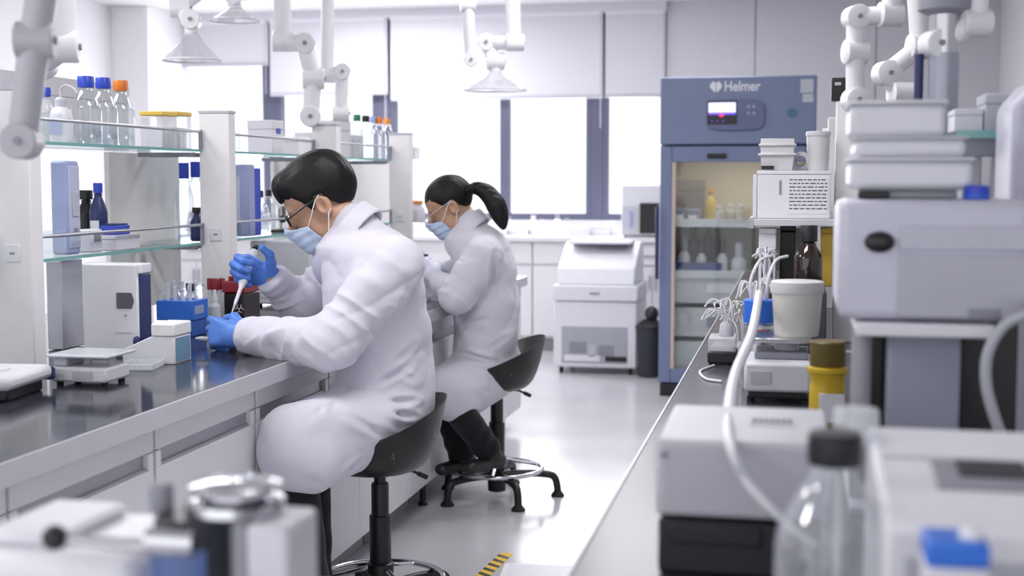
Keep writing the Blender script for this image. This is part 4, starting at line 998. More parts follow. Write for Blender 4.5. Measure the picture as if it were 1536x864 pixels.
extraction_arm('short level extraction arm behind the stacked trays', [at(1372, -50, Y=3.6), at(1380, 70, Y=3.6), at(1330, 110, Y=3.6), at(1352, 140, Y=3.6)], .024, None, ARMW, True, 1.35)
extraction_arm('curved extraction arm at the upper right behind the steel column', [at(1470, -60, Y=3.0), at(1462, 34, Y=3.0), at(1404, 66, Y=3.0)], .025)
# ================================================================== BACK BENCH UNDER THE WINDOWS
BB = .94; BY = 10.62
t = thing('worktop', 'pale worktop running under the windows', 'worktop', (-3.4, BY, BB))
M().box(-1.98, 2.62, 0, .62, -.04, 0).build('slab', mat('pale_top', (222, 222, 226), .3), t, .003); M().box(-1.98, 2.62, .60, .62, 0, .08).build('upstand', WHITE, t, .002)
labs = ['white base cabinet under the windows, far left', 'white base cabinet under the left windows', 'white base cabinet under the windows behind the man', 'white base cabinet under the windows behind the ponytail', 'white base cabinet left of the floor shaker', 'white base cabinet behind the floor shaker', 'white base cabinet beside the blue refrigerator']
for i in range(7):
    x0 = -5.375+.655*i; x1 = x0+.65
    t = thing('base_cabinet', labs[i], 'cabinet', (x0, BY+.03, 0), 0, 'base cabinets under the windows'); w_ = x1-x0
    M().box(0, w_, .02, .57, .11, BB-.042).build('body', CABW, t, .002); M().box(.01, w_-.01, .07, .5, 0, .11).build('plinth', mat('plinth_grey', (150, 150, 156), .5), t)
    for q in (0, 1):
        d_ = M().box(w_*q/2+.003, w_*(q+1)/2-.003, 0, .02, .13, .70).build('door', CABW, t, .002); M().box(w_*.5+(.02 if q else -.03), w_*.5+(.03 if q else -.02), -.018, 0, .52, .64).build('handle', ALU, d_, .002)
    d_ = M().box(.003, w_-.003, 0, .02, .72, BB-.046).build('drawer', CABW, t, .002); M().box(w_*.38, w_*.62, -.018, 0, .79, .80).build('handle', ALU, d_, .002)
# clutter on the back bench
for i, (px, hh, kind, lab) in enumerate(((745, .10, 0, 'white carton on the window worktop beside the ponytail'), (775, .05, 0, 'low white tray box on the window worktop'), (800, .16, 1, 'white bottle on the window worktop left of the shaker'), (815, .13, 1, 'pale bottle by the window mullion'), (836, .17, 2, 'clear bottle with dark cap by the thick mullion'),
                                         (850, .14, 2, 'clear bottle right of the dark-capped one at the window'), (868, .06, 0, 'low pale carton behind the floor shaker'), (897, .09, 0, 'white carton under the narrow window pane'), (918, .12, 1, 'white bottle left of the worktop oven'), (763, .15, 2, 'clear bottle under the window between mullions'))):
    p = V((atX(px, 10.95+.05*(i % 3), BB), 10.95+.05*(i % 3), BB))
    if kind == 0: carton(lab, p, .20, .16, hh, WHITE2)
    else: reagent_bottle(lab, p, hh, .075, WHITE2 if kind == 1 else GREY, None, WHITE if kind == 1 else None, capw=.5)
p = at(690, 392, Y=10.9)
# small oven on the back bench
x0, x1 = atX(932, 10.75, 1.1), atX(990, 10.75, 1.1); zt = at(960, 278, Y=10.75).z
t = thing('drying_oven', 'pale worktop oven with a black door left of the blue refrigerator', 'oven', ((x0+x1)/2, 10.75, BB)); w_ = x1-x0; hh = zt-BB
M().box(-w_/2, w_/2, 0, .36, .012, hh).build('housing', mat('cool_grey_enamel', (214, 215, 222), .4), t, .008)
M().box(-w_*.02, w_*.5-.01, -.018, 0, .03, hh*.66).build('door', BLACK, t, .006); M().box(-w_*.48, -w_*.06, -.006, 0, hh*.06, hh*.60).build('control_panel', GREYW, t, .003)
M().box(-w_*.30, -w_*.22, -.02, -.004, hh*.2, hh*.5).build('handle', LAV, t, .003)
for x_ in (-w_*.4, w_*.4): M().lathe([(.015, 0), (.015, .014)], (x_, .04, 0), 10).build('foot', BLACKR, t)
# ================================================================== FLOOR SHAKER
a, b = at(830, 560, Z=0), at(956, 562, Z=0); W_ = b.x-a.x; yS = a.y
t = thing('floor_shaker', 'white floor-standing shaker incubator on castors by the window cabinets', 'incubator', ((a.x+b.x)/2, yS, 0)); hw = W_/2
zt = at(890, 428, Y=yS).z; zl = at(890, 452, Y=yS).z; zu = at(890, 362, Y=yS+.5).z
M().box(-hw, hw, 0, .62, .05, zl-.004).build('housing', WHITE, t, .012)
M().box(-hw-.008, hw+.008, -.012, .62, zl, zt).build('front_lip', WHITE, t, .012)
M().prism([(.02, zt), (.60, zt), (.60, zu), (.42, zu), (.06, zt+.12)], -hw+.02, hw-.02, 'x').build('hood', mat('hood_white', (230, 230, 234), .3), t, .012)
M().box(-hw+.07, hw-.07, .22, .50, zu-.008, zu+.014).build('hood_lid', WHITE2, t, .006)
M().prism([(.10, zt+.11), (.14, zt+.11), (.40, zu-.02), (.36, zu-.02)], -.02, .19, 'x').build('hood_window', mat('smoky_panel', (196, 198, 206), .2), t)
z0, z1 = at(890, 545, Y=yS).z, at(890, 490, Y=yS).z
wp = M().box(-hw+.06, hw-.065, -.004, .003, z0, z1).build('vent_panel', mat('vent_grey', (170, 171, 180), .4), t, .003)
for x0, x1, u, v_, m_ in ((-hw+.12, -hw+.24, .28, .58, GREY), (-hw+.26, -hw+.31, .18, .5, GREYW), (-hw+.33, -hw+.44, .22, .5, GREY), (-hw+.38, hw-.07, .06, .2, BLACK), (-hw+.08, -hw+.34, .05, .22, WHITE)):
    M().box(x0, x1, -.008, -.003, z0+(z1-z0)*u, z0+(z1-z0)*v_).build('vent_block', m_, wp, .002)
M().box(-.035, .035, -.016, -.011, (zl+zt)/2-.008, (zl+zt)/2+.006).build('badge', GREY, t)
for x_ in (-hw+.05, hw-.05):
    for y_ in (.06, .55):
        ca = M().tube([(x_-.011, y_, .028), (x_+.011, y_, .028)], .028, 16).build('castor', BLACKR, t); M().box(x_-.016, x_+.016, y_-.012, y_+.012, .032, .052).build('castor_fork', GREY, ca)
# bin
a = at(973, 567, Z=0)
t = thing('waste_bin', 'dark waste bin between the shaker and the blue refrigerator', 'bin', (a.x, a.y+.08, 0))
M().lathe([(.075, 0), (.085, .01), (.10, .33), (.105, .335), (.105, .35)], (0, 0, 0), 24).build('body', mat('dark_bin', (44, 45, 54), .5), t); M().lathe([(.108, .35), (.108, .365), (.05, .41), (.02, .415)], (0, 0, 0), 24).build('lid', BLACK, t)
M().ball((.01, 0, .45), (.05, .05, .055)).build('bag_knot', mat('black_bag', (34, 34, 40), .35, bump=.4), t)
# ================================================================== BLUE REFRIGERATOR
FY = 8.6; fx0, fx1 = atX(990, FY, 1.4), atX(1223, FY, 1.4); FZ = 2.05
FB = mat('refrigerator_blue', (114, 126, 160), .38, var=.02)
FBD = mat('refrigerator_blue_dark', (92, 102, 138), .4)
t = thing('refrigerator', 'tall blue-grey laboratory refrigerator with a lit glass door', 'refrigerator', ((fx0+fx1)/2, FY, 0)); fw_ = (fx1-fx0)/2
ZH = at(1000, 218, Y=FY).z
INT = mat('refrigerator_liner', (206, 200, 188), .45)
m = M().box(-fw_, -fw_+.03, .05, .78, .08, ZH).box(fw_-.03, fw_, .05, .78, .08, ZH).box(-fw_+.03, fw_-.03, .75, .78, .08, ZH).box(-fw_+.03, fw_-.03, .05, .75, .08, .14)
m.build('cabinet_shell', FB, t, .004)
M().box(-fw_+.03, -fw_+.045, .06, .745, .14, ZH-.03).box(fw_-.045, fw_-.03, .06, .745, .14, ZH-.03).box(-fw_+.045, fw_-.045, .735, .745, .14, ZH-.03).box(-fw_+.03, fw_-.03, .06, .745, ZH-.03, ZH-.004).build('liner', INT, t)
hd = M().box(-fw_, fw_, -.03, .78, ZH+.004, FZ).build('header', FB, t, .010)
M().box(-fw_+.01, fw_-.01, .01, .76, .0, .08).build('base_grille', BLACK, t)
# door with glass
dz0, dz1 = .09, ZH-.004
gx0, gx1 = atX(1008, FY, 1.4)-(fx0+fx1)/2, fw_-.06; gz1 = at(1060, 243, Y=FY).z
d = M().box(-fw_, gx0, 0, .045, dz0, dz1).box(gx1, fw_, 0, .045, dz0, dz1).box(gx0, gx1, 0, .045, gz1, dz1).box(gx0, gx1, 0, .045, dz0, dz0+.09).build('door', FB, t, .006)
M().box(gx0-.004, gx1+.004, .015, .022, dz0+.085, gz1+.004).build('door_glass', glass('door_pane', (.93, .94, .94), .5), d)
M().box(gx0, gx0+.022, -.003, .046, dz0+.09, gz1).build('gasket', mat('pale_gasket', (196, 180, 172), .5), d)
M().tube([(-fw_-.012, -.035, at(990, 310, Y=FY).z), (-fw_-.012, -.035, at(990, 418, Y=FY).z)], .013, 12).build('handle', NAVY, d)
M().tube([(-fw_+.30, -.004, ZH-.07), (-fw_+.42, -.004, ZH-.07)], .016, 12).build('lock', BLACK, d)
# header panel, screen, marks
def hz(px, py): p = at(px, py, Y=FY-.03); return p.x-(fx0+fx1)/2, p.z
pc = []
x0, zb = hz(1060, 196); x1, zt = hz(1148, 149)
for k in range(24):
    q = 2*PI*k/24; cx_, cz_ = (x0+x1)/2, (zb+zt)/2
    ex, ez = abs(math.cos(q))**.45*math.copysign(1, math.cos(q)), abs(math.sin(q))**.45*math.copysign(1, math.sin(q))
    pc.append((cx_+ex*(x1-x0)/2, cz_+ez*(zt-zb)/2))
pn = M().prism(pc, -.052, -.03, 'y').build('control_panel', FBD, hd, .004)
x0, zb = hz(1061, 187); x1, zt = hz(1106, 151)
sc_ = M().box(x0, x1, -.056, -.05, zb, zt).build('screen', BLACK, pn, .002)
M().box(x0+.008, x1-.008, -.058, -.055, zb+(zt-zb)*.50, zt-.012).build('lit_readout', mat('screen_glow', (206, 200, 255), .4, emit=1.3), sc_)
M().box(x0+.008, x1-.008, -.0575, -.055, zb+(zt-zb)*.40, zb+(zt-zb)*.49).build('lit_bar', mat('screen_glow_violet', (110, 80, 210), .4, emit=.8), sc_)
M().ball(((x0+x1)/2-.004, -.057, zb+(zt-zb)*.38), (.016, .003, .009), 12).build('red_indicator', mat('red_glow', (235, 60, 120), .4, emit=1.2), sc_)
for k in range(3): M().ball((x0+.03+.035*k, -.057, zb+.02), (.006, .002, .006), 10).build('indicator', mat('violet_glow', (110, 70, 200), .4, emit=.5), sc_)
for k in range(4):
    x_, z_ = hz(1123+8*(k % 2), 160+10*(k//2)); M().ball((x_, -.052, z_), (.010, .004, .010), 12).build('button', LAV, pn)
x_, z_ = hz(1187, 169); M().tube([(x_, -.03, z_), (x_, -.046, z_)], .026, 18).build('key_switch', mat('teal_switch', (62, 110, 130), .4), hd)
for (u, v_, uu, vv) in ((1201, 119, 1220, 139), (1204, 141, 1220, 153)):
    x0, zt = hz(u, v_); x1, zb = hz(uu, vv); M().box(x0, x1, -.0325, -.0305, zb, zt).build('sticker', mat('pale_sticker', (190, 196, 204), .6), hd)
# lettering and mark on the header
fc = bpy.data.curves.new('lettering', 'FONT'); fc.body = 'Helmer'; fc.size = 1; fc.extrude = .02; fc.offset = .018
fo = bpy.data.objects.new('lettering', fc); COL.objects.link(fo)
dg = bpy.context.evaluated_depsgraph_get(); me = bpy.data.meshes.new_from_object(fo.evaluated_get(dg)); bpy.data.objects.remove(fo)
x0, zb = hz(1087, 137); x1, zt = hz(1141, 121)
xs = [v.co.x for v in me.vertices]; ys_ = [v.co.y for v in me.vertices]
for v in me.vertices:
    u = (v.co.x-min(xs))/(max(xs)-min(xs)) if False else v.co.x
wx, hy, mnx, mny = max(xs)-min(xs), max(ys_)-min(ys_), min(xs), min(ys_)
for v in me.vertices:
    X_, Y_, Z_ = v.co; v.co = (x0+(X_-mnx)/wx*(x1-x0), -.0325-Z_*.02, zb+(Y_-mny)/hy*(zt-zb))
LOGO = mat('header_print', (226, 230, 240), .5)
link('lettering', me, LOGO, hd)
x0, zb = hz(1065, 139); x1, zt = hz(1083, 122); cx_, cz_ = (x0+x1)/2, (zb+zt)/2; rx_, rz_ = (x1-x0)/2, (zt-zb)/2
lg = M()
for s_ in (1, -1):
    lg.prism([(cx_+s_*.06*rx_, cz_+rz_*.8), (cx_+s_*.55*rx_, cz_+rz_), (cx_+s_*rx_, cz_+rz_*.35), (cx_+s_*rx_, cz_-rz_*.1), (cx_+s_*.55*rx_, cz_-rz_*.55), (cx_+s_*.30*rx_, cz_-rz_), (cx_+s_*.06*rx_, cz_-rz_*.7)], -.0335, -.030, 'y')
lg.build('printed_mark', LOGO, hd)['kind'] = 'stuff'
# inside: shelves with contents
zs_ = [at(1070, 334, Y=FY+.1).z, at(1070, 411, Y=FY+.1).z, at(1070, 470, Y=FY+.1).z]
for z in zs_[:2]:
    s_ = M().box(-fw_+.05, fw_-.05, .08, .70, z-.014, z).build('shelf', mat('shelf_pale', (206, 212, 216), .4), t, .002); M().box(-fw_+.05, fw_-.05, .07, .08, z-.028, z+.024).build('shelf_front', mat('shelf_pale', (206, 212, 216), .4), s_, .002)
lr = area('refrigerator_lamp', ((fx0+fx1)/2, FY+.30, ZH-.05), .7, .2, 2.4, (0, 0, 0), (1, .86, .66))
fcx = (fx0+fx1)/2
def inshelf(px, z, dy): return V((atX(px, FY+dy, z), FY+dy, z))
gold = mat('gold_box', (190, 150, 80), .4)
for k, (px, kind, hh, dy, lab) in enumerate(((1019, 0, .09, .22, 'grey-blue box, leftmost on the upper refrigerator shelf'), (1040, 0, .085, .24, 'grey-blue box beside the leftmost one in the refrigerator'), (1066, 1, .22, .35, 'tall yellowish bottle in the middle of the upper refrigerator shelf'), (1078, 1, .11, .20, 'small pale jar right of the yellowish bottle in the refrigerator'),
                                       (1095, 1, .12, .26, 'pale jar on the upper refrigerator shelf'), (1112, 1, .12, .22, 'pale jar near the right of the upper refrigerator shelf'), (1032, 2, .28, .50, 'dark case at the back of the upper refrigerator shelf'))):
    p = inshelf(px, zs_[0], dy)
    if kind == 0: carton(lab, p, .085, .14, hh, mat('grey_blue_box', (140, 146, 170), .5), sticker=PAPER)
    elif kind == 1: reagent_bottle(lab, p, hh, .065, gold if k == 2 else WHITE2, None, mat('yellow_serum', (205, 180, 90), .3) if k == 2 else mat('cloudy_jar', (196, 196, 192), .4), capw=.6)
    else: carton(lab, p, .22, .10, hh, mat('dim_case', (116, 112, 112), .5))
for k, (px, hh, wd_, cm, lab) in enumerate(((1026, .24, .085, GREY, 'white-labelled bottle, leftmost on the middle refrigerator shelf'), (1052, .22, .07, BLACK, 'dark-necked white bottle, second on the middle refrigerator shelf'), (1083, .22, .075, BLACK, 'white bottle, third on the middle refrigerator shelf'), (1108, .20, .10, GREYW, 'wide pale bottle at the right of the middle refrigerator shelf'))):
    p = inshelf(px, zs_[1], .25); reagent_bottle(lab, p, hh, wd_, cm, 'bottles on the middle refrigerator shelf', WHITE2, capw=.55, caph=.08)
for k, (px, hh, lab) in enumerate(((1040, .30, 'dark bottle behind the white ones in the refrigerator'), (1062, .32, 'taller dark bottle behind the white ones in the refrigerator'))):
    p = inshelf(px, zs_[1], .45); reagent_bottle(lab, p, hh, .085, BLACK, None, mat('dark_glass', (50, 52, 54), .2), capw=.6)
for k in range(3):
    z = .16+.22*k
    dr = M().box(-fw_+.07, fw_-.07, .10, .66, z, z+.19).build('drawer', mat('clear_drawer', (200, 206, 210), .3), t, .008)
    M().box(-fw_+.30, -fw_+.55, .088, .10, z+.07, z+.13).build('drawer_label', GREY if k == 1 else PAPER, dr)
p = V((fcx-.25, FY+.30, .16+.44+.19)); carton('blue plastic tray on top of the refrigerator drawers', p, .30, .22, .07, mat('dusky_blue_tray', (70, 86, 150), .4))
# ================================================================== RIGHT BENCH
RXE = -.30; RY0, RY1 = .35, 8.0
GREYTOP = mat('grey_worktop', (70, 70, 80), .22, var=.06, scale=10, spec=.55)
t = thing('worktop', 'long grey worktop of the right bench running towards the refrigerator', 'worktop', (0, 0, HB))
M().box(RXE+.004, 1.15, RY0, RY1, -.03, 0).build('slab', GREYTOP, t, .002)
M().box(RXE, RXE+.004, RY0, RY1, -.03, .0015).build('bright_edge', mat('bright_edge_strip', (225, 225, 230), .25), t)
for i in range(7):
    a, b = RY0+.02+1.09*i, RY0+.02+1.09*i+1.085; a0 = a
    t = thing('base_cabinet', ['white base cabinet of the right bench, nearest the camera', 'second white base cabinet of the right bench', 'third white base cabinet of the right bench', 'fourth white base cabinet of the right bench', 'fifth white base cabinet of the right bench', 'sixth white base cabinet of the right bench', 'last white base cabinet of the right bench, before the refrigerator'][i], 'cabinet', (RXE+.03, a, 0), 0, 'base cabinets of the right bench')
    L = b-a
    M().box(.02, 1.10, 0, L, .10, HB-.032).build('body', CABW, t); M().box(.09, 1.05, .01, L-.01, 0, .10).build('plinth', mat('plinth_grey', (150, 150, 156), .5), t)
    for q in (0, 1): M().box(0, .02, L*q/2+.002, L*(q+1)/2-.002, .115, .79).build('door', CABW, t, .002)
def rb(px, py): return at(px, py, Z=HB)
# -------- reagent rack of the right bench
t = thing('reagent_rack', 'white reagent rack standing on the right bench', 'rack', (.122, 0, HB))
for y in (4.55, 5.75, 6.95):
    p = M().box(.0, .11, y, y+.07, 0, .80).build('post', CREAM, t, .004)
    M().box(.03, .08, y-.006, y, .26, .34).build('socket', GREYW, p, .002)
ZS = 1.275
for a, b in ((4.35, 5.748), (5.822, 6.948)):
    g = M().box(-.257, -.002, a, b, ZS-HB-.022, ZS-HB).box(.112, .40, a, b, ZS-HB-.022, ZS-HB).build('shelf', mat('pale_shelf', (206, 207, 214), .35), t, .002)
    M().box(-.272, -.257, a, b, ZS-HB-.030, ZS-HB+.004).build('shelf_edge', ALU, g)
t2 = tag(M().box(.0, .12, 4.28, 4.34, 0, .002).build('cable_cover', WHITE), 'flat cable cover strip on the right worktop', 'cover'); t2.location = (.14, 0, HB)
# carton with printed text and things on it
Yc = 4.42; x0, x1 = atX(1136, Yc, 1.36), atX(1246, Yc, 1.36); ztop = at(1190, 256, Y=Yc).z
t = thing('carton', 'white carton with lines of printed text on the right rack shelf', 'box', ((x0+x1)/2, Yc, ZS)); w_ = x1-x0; hh = ztop-ZS
M().box(-w_/2, w_/2, 0, .28, 0, hh-.012).build('body', PAPER, t, .003); M().box(-w_/2-.002, w_/2+.002, -.002, .282, hh-.012, hh).build('lid', WHITE, t, .002)
M().box(-w_/2-.014, -w_/2-.001, .0, .27, .0, hh*.92).build('side_flap', WHITE2, t, .002)
pl = M().box(-w_*.08, w_*.47, -.0015, .0005, hh*.10, hh*.86).build('text_sheet', PAPER, t)
m = M()
for k in range(9):
    z = hh*.80-k*hh*.075
    x = -w_*.06
    while x < w_*.44:
        l_ = random.uniform(.006, .02); m.box(x, min(x+l_, w_*.455), -.0022, -.0014, z, z+.0032); x += l_+.004
m.build('printed_lines', INK, pl)['kind'] = 'stuff'
m = M().box(-w_*.20, -w_*.17, -.0015, .0005, hh*.5, hh*.8).build('printed_bar', GREY, t)
def tub(label, loc, r0, r1, h, m_, lidm=None, group=None, lidh=.2, name='tub'):
    t = thing(name, label, 'container', loc, 0, group)
    M().lathe([(r0*.96, 0), (r0, .004), (r1, h*(1-lidh)), (r1*.94, h*(1-lidh)), (r0*.92, .006)], (0, 0, 0), 32).build('body', m_, t)
    M().lathe([(r1*1.05, h*(1-lidh)), (r1*1.07, h*(1-lidh*.9)), (r1*1.05, h*.985), (r1*.97, h)], (0, 0, 0), 32).build('lid', lidm or m_, t)
    return t
MILK = mat('milky_plastic', (212, 211, 214), .4, var=.03)
c = (x0+x1)/2
t = thing('food_tub', 'rectangular milky tub with a rimmed lid, top left on the text carton', 'container', (atX(1166, Yc+.06, 1.46), Yc+.08, ztop))
hb3 = at(1166, 208, Y=Yc+.05).z-ztop
M().lathe([(.066, 0), (.070, .004), (.076, hb3*.45), (.080, hb3*.47)], (0, 0, 0), 4, rot(PI/4)).build('lower_tub', MILK, t, .006)
M().lathe([(.088, hb3*.47), (.088, hb3*.53), (.074, hb3*.55), (.078, hb3*.76), (.086, hb3*.77), (.086, hb3*.83), (.076, hb3*.85), (.076, hb3)], (0, 0, 0), 4, rot(PI/4)).build('upper_tub', MILK, t, .004)
M().box(-.05, -.01, -.066, -.062, .004, .016).build('dark_mark', BLACK, t)
tub('round milky canister on the right end of the text carton', (atX(1227, Yc+.07, 1.46), Yc+.08, ztop), .034, .038, at(1227, 197, Y=Yc+.07).z-ztop, MILK, None, None, .12)
t = thing('tape_roll', 'white tape roll between the tub and the canister', 'tape', (atX(1201, Yc+.10, 1.45), Yc+.12, ztop+.032))
M().lathe([(.018, -.011), (.032, -.011), (.032, .011), (.018, .011), (.018, -.011)], (0, 0, 0), 24, rot(0, PI/2), False).build('roll', WHITE2, t); M().lathe([(.015, -.0105), (.0178, -.0105), (.0178, .0105), (.015, .0105), (.015, -.0105)], (0, 0, 0), 24, rot(0, PI/2), False).build('core', GREY, t)
p = V((atX(1152, Yc+.06, 1.3), Yc+.2, ZS))
# black adaptor on the rack post
t = thing('power_adaptor', 'black adaptor box fixed on the head of the right rack post', 'adaptor', (.155, 4.58, HB+.80)); M().cb((0, 0, 0), .10, .07, .075).build('body', BLACK, t, .004); M().box(-.04, -.02, -.037, -.034, .05, .06).build('indicator', GREYW, t)
# clutter below the shelf: grey housing, amber bottle, boxes
Yh = 4.20; x0, x1 = atX(1128, Yh, 1.0), atX(1240, Yh, 1.0)
t = thing('pump_housing', 'dark low housing under the right rack shelf carrying the amber bottle', 'instrument', ((x0+x1)/2, Yh, HB)); w_ = x1-x0; ZH2 = at(1190, 438, Y=Yh).z
M().box(-w_/2, w_/2, 0, .42, .01, ZH2-HB).build('housing', mat('dark_grey_enamel', (66, 68, 78), .4), t, .006); M().box(-w_*.42, w_*.3, -.004, .001, .06, .12).build('front_panel', BLACK, t)
for x_ in (-w_*.4, w_*.4): M().lathe([(.012, 0), (.012, .012)], (x_, .04, 0), 12).build('foot', BLACKR, t)
p = V((atX(1212, Yh+.10, 1.1), Yh+.10, ZH2)); reagent_bottle('amber brown bottle with black cap under the right rack shelf', p, at(1212, 338, Y=Yh+.10).z-ZH2, at(1233, 400, Y=Yh+.1).x-at(1190, 400, Y=Yh+.1).x, BLACK, None, AMBER, capw=.62, neck=.42, caph=.045)
for px, u, d_, hh_, m_, lab, dy in ((1151, .055, .08, at(1150, 342, Y=Yh+.2).z-ZH2, PAPER, 'upright white paper box left of the amber bottle', .22), (1181, .05, .09, at(1180, 338, Y=Yh+.26).z-ZH2, BLACK, 'upright black box behind the amber bottle', .30), (1239, .04, .09, at(1238, 342, Y=Yh+.22).z-ZH2, YELLOW, 'yellow upright box right of the amber bottle', .28)):
    p = V((atX(px, Yh+dy, 1.1), Yh+dy, ZH2)); carton(lab, p, u, d_, hh_, m_, None, 0, lidh=.1, sticker=INK if m_ is PAPER else None)
# tubing bundles
TUBEM = mat('white_tubing', (224, 224, 230), .4)
random.seed(11)
def bundle(label, base, n, spread, hgt, lean, r=.0028):
    t = thing('tubing_bundle', label, 'tubing', base)
    M().lathe([(.020, 0), (.022, .004), (.018, .035), (.008, .045)], (0, 0, 0), 18).build('manifold', GREYW, t)
    for k in range(n):
        a = random.uniform(0, 2*PI); pts = [V((.008*math.cos(a), .008*math.sin(a), .03))]
        for j in range(1, 5): pts.append(V((lean*j/4+spread*j/4*math.cos(a)+random.uniform(-.012, .012), spread*j/4*math.sin(a)+random.uniform(-.012, .012), .03+hgt*math.sin(j/4*PI*.72)+random.uniform(-.008, .008))))
        M().tube(spline(pts, 5), r, 7).build('tube', TUBEM, t)
    return t
bundle('white tubing bundle in front of the dark housing, right bench', V((atX(1136, 4.10, .9), 4.10, HB)), 12, .06, .20, .0)
bundle('white tubing bundle curling up beside the paper box', V((atX(1150, Yh+.06, 1.05), Yh+.06, ZH2)), 10, .05, .10, .01)
# small dark manifold box with black top in front
a = rb(1082, 548); b = rb(1105, 548)
t = thing('stirrer_block', 'small black block with clear cover at the edge of the right worktop', 'instrument', (a.x, a.y, HB)); wS = at(1106, 548, Z=HB).x-at(1063, 548, Z=HB).x
M().box(-wS/2, wS/2, 0, .13, .006, .038).build('base', BLACK, t, .003); M().box(-wS/2+.002, wS/2-.002, .002, .128, .038, .080).build('cover', PLASTC, t, .004); M().box(-wS/2+.012, wS/2-.012, .012, .115, .039, .056).build('insert', GREYW, t, .003)
for x_ in (-wS*.35, wS*.35): M().lathe([(.008, 0), (.008, .008)], (x_, .02, 0), 10).build('foot', BLACKR, t)
bundle('tangle of thin white tubing on the clear cover of the black block', V((a.x+.010, a.y+.06, HB+.080)), 11, .055, .075, -.0, .0018)
bundle('loose white tubing hanging over the right worktop edge', V((a.x+.045, a.y+.22, HB)), 9, .06, .11, -.06, .0022)
t = tag(M().tube(spline([(a.x-.02, a.y-.03, HB+.004), (a.x-.05, a.y-.16, HB+.004), (a.x-.025, a.y-.30, HB+.004), (a.x+.02, a.y-.34, HB+.004)], 6), .0035, 8).build('cable', TUBEM), 'thin white cable lying near the right worktop edge', 'cable')
# media bottle with blue cap and hose
Yb = 3.52; xb = atX(1138, Yb, 1.0); zt = at(1138, 449, Y=Yb).z
t = reagent_bottle('clear bottle with wide blue cap and red print, white hose from its cap', (xb, Yb, HB), zt-HB, .092, BLUEP, None, None, capw=.88, neck=.74, caph=.052, liquid=.35)
for s_ in (-.02, .02): M().tube(spline([(s_, 0, zt-HB-.004), (s_*1.1, -.005, zt-HB+.05), (s_+.02, .02, zt-HB+.10), (s_+.05, .06, zt-HB+.11)], 5), .004, 8).build('cap_tube', TUBEM, t)
m = M().box(-.018, .022, -.0475, -.0455, .135, .155).build('red_print', mat('red_print', (200, 60, 60), .6), t)
# white tub on a balance
Yd = 3.24; x0, x1 = atX(1116, Yd, .95), atX(1217, Yd, .95); w_ = x1-x0
t = thing('lab_balance', 'pale balance on black feet carrying the milky white tub, right bench', 'balance', ((x0+x1)/2, Yd, HB)); zt = at(1165, 545, Y=Yd).z-HB
M().box(-w_/2, w_/2, 0, .22, .030, zt).build('body', mat('cool_white', (214, 216, 222), .4), t, .008); M().box(-w_/2+.01, w_/2-.01, .02, .2, .012, .03).build('base', BLACK, t, .003)
ZT = at(1195, 503, Y=Yd+.14).z-HB
M().box(-w_*.36, w_*.46, .07, .21, zt, zt+.018).build('pan_well', GREY, t, .003); M().box(-w_*.40, w_*.5, .06, .22, ZT-.012, ZT).build('pan', STEEL, t, .003); M().tube([(.02, .14, zt), (.02, .14, ZT-.01)], .03, 16).build('pan_support', GREYW, t)
M().box(-w_*.40, -w_*.1, -.003, .002, zt*.5, zt*.8).build('display', GREYW, t)
for x_ in (-w_*.4, w_*.4): M().lathe([(.010, 0), (.010, .014)], (x_, .04, 0), 12).build('foot', BLACKR, t)
p = V((atX(1195, Yd+.14, 1.05), Yd+.14, HB+ZT)); rT = (at(1237, 450, Y=Yd+.14).x-at(1157, 450, Y=Yd+.14).x)/2
tub('milky white tub with ridged lid on the pale balance', p, rT*.84, rT*.95, at(1195, 421, Y=Yd+.14).z-HB-ZT, mat('cream_plastic', (214, 212, 206), .4), MILK, None, .22)
# yellow bottle
Yy = 3.02; p = V((atX(1241, Yy, .95), Yy, HB)); hh = at(1241, 511, Y=Yy).z-HB
t = reagent_bottle('square yellow-labelled bottle with wide olive cap by the grey stand', p, hh, .078, mat('olive_cap', (98, 82, 26), .45), None, mat('yellow_label', (206, 172, 40), .4), capw=1.0, neck=.92, caph=.048)
M().box(-.018, .036, -.0425, -.036, .008, .072).build('white_label', PAPER, t, .001)
# -------- front instrument with a black base
Yf = 1.80; x0, x1 = atX(984, Yf, 1.0), atX(1245, Yf, 1.0); w_ = x1-x0
z0, z1 = at(1080, 778, Y=Yf).z-HB, at(1080, 661, Y=Yf).z-HB; zb1 = z1; yb1 = at(1100, 609, Z=z1+HB).y-Yf
t = thing('heating_block', 'pale metal instrument box on a black base at the near right', 'instrument', ((x0+x1)/2, Yf, HB))
mz = mat('pale_metal_paint', (196, 196, 203), .4)
M().box(-w_/2, w_/2, 0, yb1, z0, z1).build('housing', mz, t, .006)
M().box(-w_/2+.010, w_/2-.01, -.002, .001, z0+.006, z1-.008).build('front_panel', mat('front_panel_grey', (184, 184, 194), .42), t, .002)
M().box(-w_/2+.004, w_*.22, -.004, yb1-.02, .004, z0-.004).build('base', mat('near_black_enamel', (30, 31, 37), .35), t, .004)
M().box(-w_/2+.02, w_*.12, -.012, -.004, z0-.035, z0-.008).build('base_recess', BLACK, t, .003)
M().tube([(-w_/2+.011, .001, z1-.022), (-w_/2+.011, -.006, z1-.022)], .005, 10).build('screw', GREY, t)
vg = M().box(w_*.02, w_*.30, yb1*.42, yb1*.66, z1, z1+.0015).build('top_plate', GREYW, t)
m = M()
for k in range(7): m.box(w_*(.04+.036*k), w_*(.062+.036*k), yb1*.48, yb1*.60, z1+.0015, z1+.0025)
m.build('vent_slots', BLACK, vg)['kind'] = 'stuff'
M().box(-w_/2+.004, w_/2-.03, .02, yb1-.02, -.0, .004).build('foot_plate', BLACKR, t)
